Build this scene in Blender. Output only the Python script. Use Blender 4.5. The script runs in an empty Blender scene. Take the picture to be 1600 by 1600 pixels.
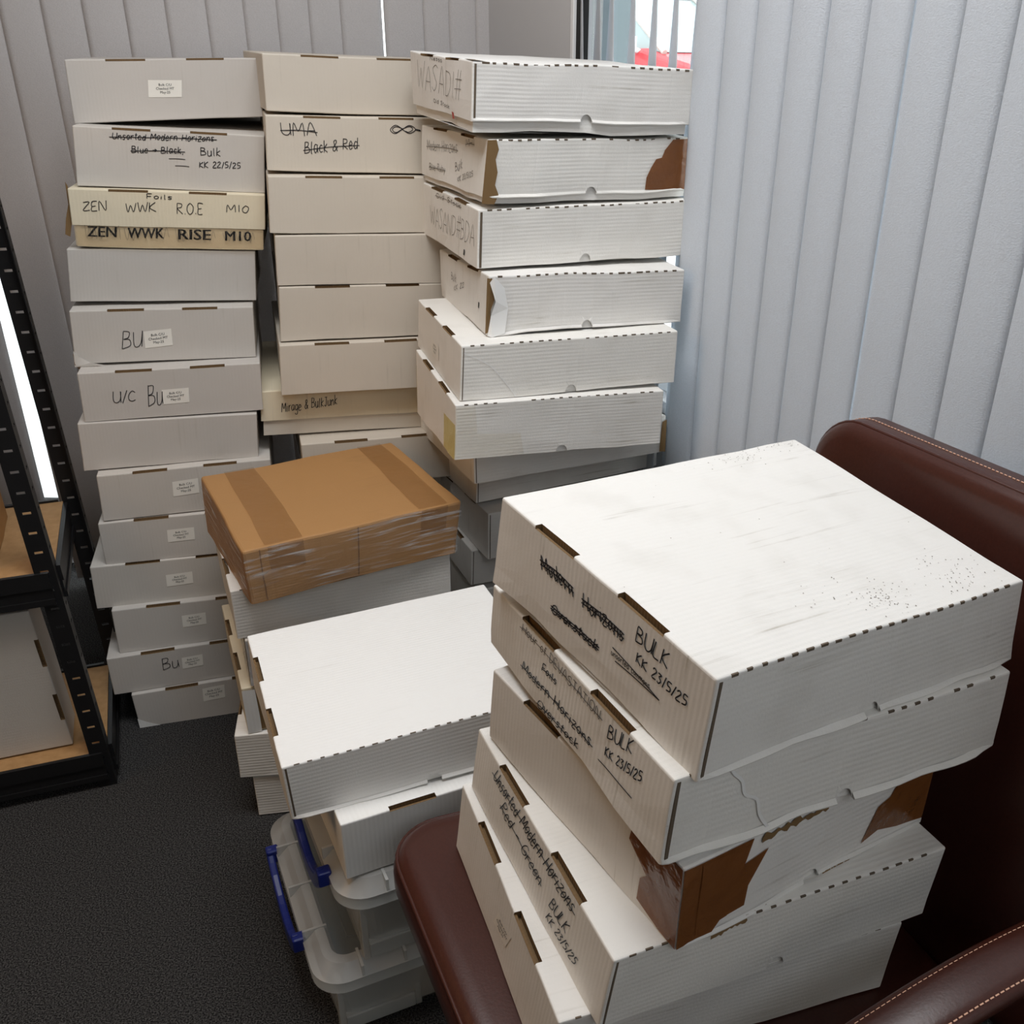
import bpy, math, random
from mathutils import Vector, Matrix, noise

# ---------------------------------------------------------------- camera, world, light
SC = bpy.context.scene
COL = SC.collection
cam = bpy.data.cameras.new('camera')
cam.sensor_width = 36.0
cam.lens = 1540.9 / 1600 * 36.0
cam.shift_x = -0.0490
cam.shift_y = 0.0464
cam.clip_start = 0.02
camo = bpy.data.objects.new('camera', cam)
COL.objects.link(camo)
camo.matrix_world = (Matrix.Translation((0, 0, 1.3441)) @ Matrix.Rotation(math.radians(90 - 27.576), 4, 'X')
                     @ Matrix.Rotation(math.radians(1.005), 4, 'Z'))
SC.camera = camo
SC.view_settings.view_transform = 'Standard'
SC.view_settings.look = 'None'
SC.view_settings.gamma = 1
SC.view_settings.use_curve_mapping = False
SC.view_settings.exposure = 0.0

world = bpy.data.worlds.new('overcast')
SC.world = world
world.use_nodes = True
bg = world.node_tree.nodes['Background']
bg.inputs[0].default_value = (0.93, 0.965, 1.0, 1)
bg.inputs[1].default_value = 3.4


def area(name, loc, target, sx, sy, power, color):
    l = bpy.data.lights.new(name, 'AREA')
    l.shape = 'RECTANGLE'; l.size = sx; l.size_y = sy; l.energy = power; l.color = color
    o = bpy.data.objects.new(name, l); COL.objects.link(o)
    o.location = loc
    o.rotation_euler = (Vector(target) - Vector(loc)).to_track_quat('-Z', 'Y').to_euler()
    return o


# an added cool key light above and behind the camera, a ceiling panel, a warm lamp on the left
area('cool_key_light', (0.70, -0.85, 2.15), (-0.2, 1.7, 0.7), 1.3, 0.9, 8.6, (0.90, 0.95, 1.0))
area('ceiling_panel_light', (-0.28, 1.10, 2.47), (-0.28, 1.10, 0), 1.2, 0.6, 27, (0.97, 0.985, 1.0))
area('warm_room_lamp', (-1.9, 0.45, 1.9), (-0.1, 1.3, 0.8), 0.7, 0.7, 6.0, (1.0, 0.56, 0.22))

# ---------------------------------------------------------------- helpers
def empty(name, loc, rz=0.0, label=None, cat=None, group=None):
    o = bpy.data.objects.new(name, None)
    COL.objects.link(o)
    o.empty_display_size = 0.05
    o.location = loc
    o.rotation_euler = (0, 0, rz)
    if label: o['label'] = label
    if cat: o['category'] = cat
    if group: o['group'] = group
    return o


def tag(o, label=None, cat=None, group=None, kind=None):
    if label: o['label'] = label
    if cat: o['category'] = cat
    if group: o['group'] = group
    if kind: o['kind'] = kind
    return o


def inv(root):
    if root is None: return Matrix.Identity(4)
    m = Matrix.Translation(root.location) @ Matrix.Rotation(root.rotation_euler[2], 4, 'Z')
    if root.parent is not None: m = inv(root.parent).inverted() @ m
    return m.inverted()


class MB:
    """collects vertices and faces given in world space, links them as one mesh object"""
    def __init__(s):
        s.v = []; s.f = []; s.mi = []; s.uv = []
    def add(s, pts, faces, mi=0, uvs=None):
        b = len(s.v)
        s.v += [Vector(p) for p in pts]
        for k, f in enumerate(faces):
            s.f.append([b + i for i in f]); s.mi.append(mi)
            s.uv.append(uvs[k] if uvs else None)
    def quad(s, a, b, c, d, mi=0):
        s.add([a, b, c, d], [(0, 1, 2, 3)], mi)
    def hexa(s, P, mi=0):
        s.add(P, [(3, 2, 1, 0), (4, 5, 6, 7), (0, 1, 5, 4), (1, 2, 6, 5), (2, 3, 7, 6), (3, 0, 4, 7)], mi)
    def box(s, lo, hi, M=None, mi=0):
        x0, y0, z0 = lo; x1, y1, z1 = hi
        P = [Vector(p) for p in ((x0, y0, z0), (x1, y0, z0), (x1, y1, z0), (x0, y1, z0),
                                 (x0, y0, z1), (x1, y0, z1), (x1, y1, z1), (x0, y1, z1))]
        if M is not None: P = [M @ p for p in P]
        s.hexa(P, mi)
    def tube(s, path, r, n=10, M=None, mi=0, cap=True):
        path = [Vector(p) for p in path]
        if M is not None: path = [M @ p for p in path]
        b = len(s.v); up = None
        for i, p in enumerate(path):
            t = (path[min(i + 1, len(path) - 1)] - path[max(i - 1, 0)]).normalized()
            if up is None:
                up = Vector((0, 0, 1)) if abs(t.z) < .9 else Vector((1, 0, 0))
            a = t.cross(up).normalized(); up = a.cross(t).normalized()
            rr = r[i] if isinstance(r, (list, tuple)) else r
            for k in range(n):
                q = 2 * math.pi * k / n
                s.v.append(p + a * math.cos(q) * rr + up * math.sin(q) * rr)
        for i in range(len(path) - 1):
            for k in range(n):
                k2 = (k + 1) % n
                s.f.append([b + i * n + k, b + i * n + k2, b + (i + 1) * n + k2, b + (i + 1) * n + k]); s.mi.append(mi); s.uv.append(None)
        if cap:
            s.f.append([b + k for k in reversed(range(n))]); s.mi.append(mi); s.uv.append(None)
            s.f.append([b + (len(path) - 1) * n + k for k in range(n)]); s.mi.append(mi); s.uv.append(None)
    def build(s, name, mats, parent=None, smooth=False, bevel=0, recalc=True, local=False):
        if not isinstance(mats, (list, tuple)): mats = [mats]
        I = Matrix.Identity(4) if local else inv(parent)
        me = bpy.data.meshes.new(name)
        me.from_pydata([tuple(I @ p) for p in s.v], [], s.f)
        for m in mats: me.materials.append(m)
        for p, k in zip(me.polygons, s.mi): p.material_index = k
        if any(u is not None for u in s.uv):
            L = me.uv_layers.new(name='flute')
            for p, u in zip(me.polygons, s.uv):
                if u is None: continue
                for li, q in zip(p.loop_indices, u): L.data[li].uv = q
        if recalc:
            import bmesh
            bm = bmesh.new(); bm.from_mesh(me)
            bmesh.ops.recalc_face_normals(bm, faces=bm.faces)
            bm.to_mesh(me); bm.free()
        if smooth:
            for p in me.polygons: p.use_smooth = True
        me.update()
        o = bpy.data.objects.new(name, me); COL.objects.link(o)
        if parent is not None: o.parent = parent
        if bevel:
            md = o.modifiers.new('bevel', 'BEVEL'); md.width = bevel; md.segments = 3; md.limit_method = 'ANGLE'; md.angle_limit = math.radians(40)
        return o


# ---------------------------------------------------------------- materials
def mat(name, color, rough=0.6, metal=0.0, spec=0.3):
    m = bpy.data.materials.new(name); m.use_nodes = True
    b = m.node_tree.nodes['Principled BSDF']
    b.inputs['Base Color'].default_value = (*color, 1)
    b.inputs['Roughness'].default_value = rough
    b.inputs['Metallic'].default_value = metal
    b.inputs['Specular IOR Level'].default_value = spec
    return m


def N(m, t, **kw):
    n = m.node_tree.nodes.new(t)
    for k, v in kw.items(): setattr(n, k, v)
    return n


def LK(m, a, b): m.node_tree.links.new(a, b)


def math_n(m, op, a, b=None):
    n = N(m, 'ShaderNodeMath', operation=op)
    for i, x in enumerate((a, b)):
        if x is None: continue
        if hasattr(x, 'links') or hasattr(x, 'is_linked'): LK(m, x, n.inputs[i])
        else: n.inputs[i].default_value = x
    return n.outputs[0]


def mixc(m, fac, a, b, blend='MIX'):
    n = N(m, 'ShaderNodeMix', data_type='RGBA', blend_type=blend)
    for i, x in ((0, fac), (6, a), (7, b)):
        if hasattr(x, 'is_linked'): LK(m, x, n.inputs[i])
        elif isinstance(x, (tuple, list)): n.inputs[i].default_value = (*x, 1)
        else: n.inputs[i].default_value = x
    return n.outputs[2]


def ramp(m, fac, p0, p1):
    n = N(m, 'ShaderNodeMapRange'); n.inputs[1].default_value = p0; n.inputs[2].default_value = p1
    LK(m, fac, n.inputs[0])
    return n.outputs[0]


def card(name, color, flute=1.0, dirt=0.35, dirtcol=(0.40, 0.37, 0.31), pitch=0.0064, rough=0.62):
    """paper-faced corrugated card: fluting shows through as a faint washboard relief, plus rubbed dirt"""
    m = mat(name, color, rough, 0, 0.22)
    b = m.node_tree.nodes['Principled BSDF']
    uv = N(m, 'ShaderNodeUVMap'); uv.uv_map = 'flute'
    sep = N(m, 'ShaderNodeSeparateXYZ'); LK(m, uv.outputs[0], sep.inputs[0])
    oi = N(m, 'ShaderNodeObjectInfo')
    n0 = N(m, 'ShaderNodeTexNoise'); n0.inputs['Scale'].default_value = 9; n0.inputs['Detail'].default_value = 3
    vec = N(m, 'ShaderNodeVectorMath', operation='ADD'); LK(m, uv.outputs[0], vec.inputs[0])
    off = N(m, 'ShaderNodeCombineXYZ'); LK(m, math_n(m, 'MULTIPLY', oi.outputs['Random'], 37.0), off.inputs[2])
    LK(m, off.outputs[0], vec.inputs[1])
    LK(m, vec.outputs[0], n0.inputs['Vector'])
    s = math_n(m, 'SINE', math_n(m, 'MULTIPLY', sep.outputs[0], 2 * math.pi / pitch))
    amp = ramp(m, n0.outputs[0], 0.25, 0.8)
    hgt = math_n(m, 'MULTIPLY', s, amp)
    nf = N(m, 'ShaderNodeTexNoise'); nf.inputs['Scale'].default_value = 420; nf.inputs['Detail'].default_value = 2
    LK(m, vec.outputs[0], nf.inputs['Vector'])
    h2 = math_n(m, 'ADD', math_n(m, 'MULTIPLY', hgt, flute), math_n(m, 'MULTIPLY', nf.outputs[0], 0.55))
    bump = N(m, 'ShaderNodeBump'); bump.inputs['Strength'].default_value = 0.34; bump.inputs['Distance'].default_value = 0.0007
    LK(m, h2, bump.inputs['Height']); LK(m, bump.outputs[0], b.inputs['Normal'])
    # streaks of dirt rubbed along the flutes, and blotches
    sc = N(m, 'ShaderNodeVectorMath', operation='MULTIPLY'); LK(m, vec.outputs[0], sc.inputs[0]); sc.inputs[1].default_value = (150, 5, 1)
    n1 = N(m, 'ShaderNodeTexNoise'); n1.inputs['Scale'].default_value = 1; n1.inputs['Detail'].default_value = 4; LK(m, sc.outputs[0], n1.inputs['Vector'])
    n2 = N(m, 'ShaderNodeTexNoise'); n2.inputs['Scale'].default_value = 14; n2.inputs['Detail'].default_value = 5; LK(m, vec.outputs[0], n2.inputs['Vector'])
    st = math_n(m, 'MULTIPLY', ramp(m, n1.outputs[0], 0.60, 0.76), ramp(m, n2.outputs[0], 0.42, 0.62))
    bl = math_n(m, 'MULTIPLY', ramp(m, n2.outputs[0], 0.5, 0.8), 0.22)
    f = math_n(m, 'MULTIPLY', math_n(m, 'MAXIMUM', st, bl), dirt)
    val = ramp(m, oi.outputs['Random'], -6.0, 1.0)
    col = mixc(m, 1.0, mixc(m, f, color, dirtcol), mixc(m, oi.outputs['Random'], (0.95, 0.95, 0.95), (1, 1, 0.985)), 'MULTIPLY')
    LK(m, col, b.inputs['Base Color'])
    return m


M = {}
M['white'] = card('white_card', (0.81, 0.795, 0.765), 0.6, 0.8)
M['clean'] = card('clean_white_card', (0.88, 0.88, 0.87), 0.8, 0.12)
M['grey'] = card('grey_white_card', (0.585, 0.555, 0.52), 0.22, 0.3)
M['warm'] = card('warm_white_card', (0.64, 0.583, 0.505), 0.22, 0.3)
M['beige'] = card('rubbed_cream_card', (0.70, 0.62, 0.51), 0.7, 0.35)
M['yellow'] = card('yellowed_card', (0.76, 0.68, 0.52), 0.3, 0.4)
M['kraft'] = card('raw_kraft_card', (0.22, 0.135, 0.06), 0.6, 0.3, (0.08, 0.05, 0.03), 0.0035, 0.8)
M['carton'] = card('brown_carton_card', (0.40, 0.215, 0.085), 0.25, 0.35, (0.22, 0.12, 0.05), 0.005, 0.5)
M['edge'] = mat('dark_card_edge', (0.13, 0.10, 0.072), 0.9)
M['slot'] = card('cut_card_inside_slot', (0.17, 0.105, 0.05), 1.6, 0.3, (0.05, 0.03, 0.02), 0.0045, 0.8)
M['ink'] = mat('black_marker_ink', (0.018, 0.017, 0.020), 0.5)
M['pencil'] = mat('faded_grey_ink', (0.12, 0.105, 0.09), 0.6)
M['print'] = mat('black_print', (0.012, 0.012, 0.012), 0.45)
M['red'] = mat('red_ink', (0.45, 0.03, 0.02), 0.5)
M['sticker'] = mat('label_paper', (0.82, 0.80, 0.74), 0.45)
M['chrome'] = mat('chrome', (0.78, 0.79, 0.80), 0.14, 1.0)
M['blackmetal'] = mat('black_powder_coat', (0.010, 0.010, 0.011), 0.42, 0.0, 0.35)
M['blue'] = mat('blue_plastic', (0.010, 0.022, 0.20), 0.32, 0, 0.5)
M['wall'] = mat('painted_wall', (0.55, 0.55, 0.56), 0.7)
M['farwall'] = mat('warm_bounce_wall', (0.34, 0.27, 0.20), 0.8)  # unseen walls and ceiling: dark warm colour chosen to dim and tint the bounce
M['pvc'] = mat('white_pvc', (0.80, 0.81, 0.82), 0.35)
M['stitch'] = mat('tan_thread', (0.75, 0.46, 0.32), 0.7)


def noisy(m, scale, c0, c1, lo=0.35, hi=0.65, bump=0.0, dist=0.001, detail=4, obj=True):
    b = m.node_tree.nodes['Principled BSDF']
    tc = N(m, 'ShaderNodeTexCoord')
    n = N(m, 'ShaderNodeTexNoise'); n.inputs['Scale'].default_value = scale; n.inputs['Detail'].default_value = detail
    LK(m, tc.outputs['Object'], n.inputs['Vector'])
    LK(m, mixc(m, ramp(m, n.outputs[0], lo, hi), c0, c1), b.inputs['Base Color'])
    if bump:
        bp = N(m, 'ShaderNodeBump'); bp.inputs['Strength'].default_value = bump; bp.inputs['Distance'].default_value = dist
        LK(m, n.outputs[0], bp.inputs['Height']); LK(m, bp.outputs[0], b.inputs['Normal'])
    return m


M['carpet'] = noisy(mat('charcoal_carpet', (0.05, 0.05, 0.05), 0.95, 0, 0.05), 380, (0.014, 0.014, 0.0145), (0.125, 0.122, 0.12), 0.40, 0.72, 1.0, 0.004, 5)
M['mdf'] = noisy(mat('raw_fibreboard', (0.4, 0.24, 0.1), 0.6), 60, (0.36, 0.205, 0.085), (0.44, 0.26, 0.115), 0.3, 0.7)
M['leather'] = noisy(mat('brown_leather', (0.10, 0.03, 0.02), 0.33, 0, 0.5), 320, (0.046, 0.0115, 0.007), (0.056, 0.0145, 0.009), 0.35, 0.65, 0.18, 0.0006, 3)
M['asphalt'] = noisy(mat('asphalt', (0.3, 0.3, 0.3), 0.9), 40, (0.52, 0.53, 0.54), (0.62, 0.62, 0.62))
M['leaf'] = noisy(mat('hedge_leaf', (0.1, 0.2, 0.05), 0.6), 25, (0.05, 0.14, 0.03), (0.18, 0.32, 0.09))
M['carred'] = mat('red_car_paint', (0.55, 0.03, 0.04), 0.25, 0, 0.6)
M['carglass'] = mat('car_glass', (0.30, 0.37, 0.37), 0.08, 0, 0.8)
M['tyre'] = mat('black_rubber', (0.02, 0.02, 0.02), 0.7)


def tape_mat(name, color, alpha, rough=0.18, through=None):
    m = bpy.data.materials.new(name); m.use_nodes = True
    nt = m.node_tree
    b = nt.nodes['Principled BSDF']; out = nt.nodes['Material Output']
    b.inputs['Base Color'].default_value = (*color, 1); b.inputs['Roughness'].default_value = rough
    tr = N(m, 'ShaderNodeBsdfTransparent'); tr.inputs[0].default_value = (*(through or [min(1, c * 2.2 + .1) for c in color]), 1)
    mx = N(m, 'ShaderNodeMixShader'); mx.inputs[0].default_value = alpha
    LK(m, tr.outputs[0], mx.inputs[1]); LK(m, b.outputs[0], mx.inputs[2]); LK(m, mx.outputs[0], out.inputs[0])
    tc = N(m, 'ShaderNodeTexCoord'); n = N(m, 'ShaderNodeTexNoise'); n.inputs['Scale'].default_value = 28; n.inputs['Detail'].default_value = 5
    LK(m, tc.outputs['Object'], n.inputs['Vector'])
    bp = N(m, 'ShaderNodeBump'); bp.inputs['Strength'].default_value = 0.8; bp.inputs['Distance'].default_value = 0.006
    LK(m, n.outputs[0], bp.inputs['Height']); LK(m, bp.outputs[0], b.inputs['Normal'])
    return m


M['browntape'] = tape_mat('brown_parcel_tape', (0.20, 0.075, 0.022), 0.88)
M['yellowtape'] = tape_mat('yellowed_clear_tape', (0.68, 0.52, 0.25), 0.5, 0.3)
M['cartontape'] = tape_mat('clear_tape_on_carton', (0.33, 0.175, 0.068), 0.28, 0.2, (0.95, 0.92, 0.88))


def film_mat():
    """stretch film: mostly clear, whitish where it is creased"""
    m = bpy.data.materials.new('stretch_film'); m.use_nodes = True
    nt = m.node_tree; b = nt.nodes['Principled BSDF']; out = nt.nodes['Material Output']
    b.inputs['Base Color'].default_value = (0.85, 0.85, 0.86, 1); b.inputs['Roughness'].default_value = 0.16; b.inputs['Specular IOR Level'].default_value = 0.7
    tr = N(m, 'ShaderNodeBsdfTransparent')
    uv = N(m, 'ShaderNodeUVMap'); uv.uv_map = 'flute'
    sc = N(m, 'ShaderNodeVectorMath', operation='MULTIPLY'); LK(m, uv.outputs[0], sc.inputs[0]); sc.inputs[1].default_value = (9, 150, 1)
    n = N(m, 'ShaderNodeTexNoise'); n.inputs['Scale'].default_value = 1; n.inputs['Detail'].default_value = 5; n.inputs['Distortion'].default_value = 0.6
    LK(m, sc.outputs[0], n.inputs['Vector'])
    n2 = N(m, 'ShaderNodeTexNoise'); n2.inputs['Scale'].default_value = 11; n2.inputs['Detail'].default_value = 2; LK(m, uv.outputs[0], n2.inputs['Vector'])
    f = math_n(m, 'ADD', math_n(m, 'MULTIPLY', ramp(m, n.outputs[0], 0.50, 0.72), ramp(m, n2.outputs[0], 0.36, 0.58)), 0.06)
    f = math_n(m, 'MULTIPLY', f, 0.72)
    mx = N(m, 'ShaderNodeMixShader'); LK(m, f, mx.inputs[0]); LK(m, tr.outputs[0], mx.inputs[1]); LK(m, b.outputs[0], mx.inputs[2]); LK(m, mx.outputs[0], out.inputs[0])
    return m


M['film'] = film_mat()
M['foil'] = tape_mat('crinkled_clear_film', (0.55, 0.55, 0.56), 0.75, 0.12, (.95, .95, .95))


def clear_plastic(name, tint, opac, rough=0.25):
    m = bpy.data.materials.new(name); m.use_nodes = True
    nt = m.node_tree; b = nt.nodes['Principled BSDF']; out = nt.nodes['Material Output']
    b.inputs['Base Color'].default_value = (*tint, 1); b.inputs['Roughness'].default_value = rough; b.inputs['Specular IOR Level'].default_value = 0.5
    tr = N(m, 'ShaderNodeBsdfTransparent'); tr.inputs[0].default_value = (0.93, 0.95, 0.95, 1)
    mx = N(m, 'ShaderNodeMixShader'); mx.inputs[0].default_value = opac
    LK(m, tr.outputs[0], mx.inputs[1]); LK(m, b.outputs[0], mx.inputs[2]); LK(m, mx.outputs[0], out.inputs[0])
    return m


M['plastic'] = clear_plastic('frosted_clear_plastic', (0.74, 0.75, 0.74), 0.44)
M['plasticpane'] = clear_plastic('see_through_plastic', (0.40, 0.44, 0.46), 0.16, 0.12)


def glass_mat():
    m = bpy.data.materials.new('window_glass'); m.use_nodes = True
    nt = m.node_tree; out = nt.nodes['Material Output']; nt.nodes.remove(nt.nodes['Principled BSDF'])
    tr = N(m, 'ShaderNodeBsdfTransparent'); tr.inputs[0].default_value = (0.95, 0.97, 0.96, 1)
    gl = N(m, 'ShaderNodeBsdfGlossy'); gl.inputs['Roughness'].default_value = 0.02
    mx = N(m, 'ShaderNodeMixShader'); mx.inputs[0].default_value = 0.05
    LK(m, tr.outputs[0], mx.inputs[1]); LK(m, gl.outputs[0], mx.inputs[2]); LK(m, mx.outputs[0], out.inputs[0])
    return m


M['glass'] = glass_mat()


def blind_mat(name, color, trans, weave=1.0):
    m = bpy.data.materials.new(name); m.use_nodes = True
    nt = m.node_tree; b = nt.nodes['Principled BSDF']; out = nt.nodes['Material Output']
    b.inputs['Base Color'].default_value = (*color, 1); b.inputs['Roughness'].default_value = 0.7; b.inputs['Specular IOR Level'].default_value = 0.15
    tl = N(m, 'ShaderNodeBsdfTranslucent'); tl.inputs[0].default_value = (*color, 1)
    mx = N(m, 'ShaderNodeMixShader'); mx.inputs[0].default_value = trans
    LK(m, b.outputs[0], mx.inputs[1]); LK(m, tl.outputs[0], mx.inputs[2]); LK(m, mx.outputs[0], out.inputs[0])
    tc = N(m, 'ShaderNodeTexCoord')
    sc = N(m, 'ShaderNodeVectorMath', operation='MULTIPLY'); LK(m, tc.outputs['Object'], sc.inputs[0]); sc.inputs[1].default_value = (1, 1, 1.6)
    n = N(m, 'ShaderNodeTexNoise'); n.inputs['Scale'].default_value = 330; n.inputs['Detail'].default_value = 3
    LK(m, sc.outputs[0], n.inputs['Vector'])
    bp = N(m, 'ShaderNodeBump'); bp.inputs['Strength'].default_value = 0.45 * weave; bp.inputs['Distance'].default_value = 0.0012
    LK(m, n.outputs[0], bp.inputs['Height']); LK(m, bp.outputs[0], b.inputs['Normal'])
    c = mixc(m, ramp(m, n.outputs[0], 0.3, 0.7), tuple(x * 0.9 for x in color), color)
    LK(m, c, b.inputs['Base Color'])
    return m


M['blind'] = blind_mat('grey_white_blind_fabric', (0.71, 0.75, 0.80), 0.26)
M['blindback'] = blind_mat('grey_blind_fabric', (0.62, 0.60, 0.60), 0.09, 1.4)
M['vane'] = M['blind']

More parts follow.
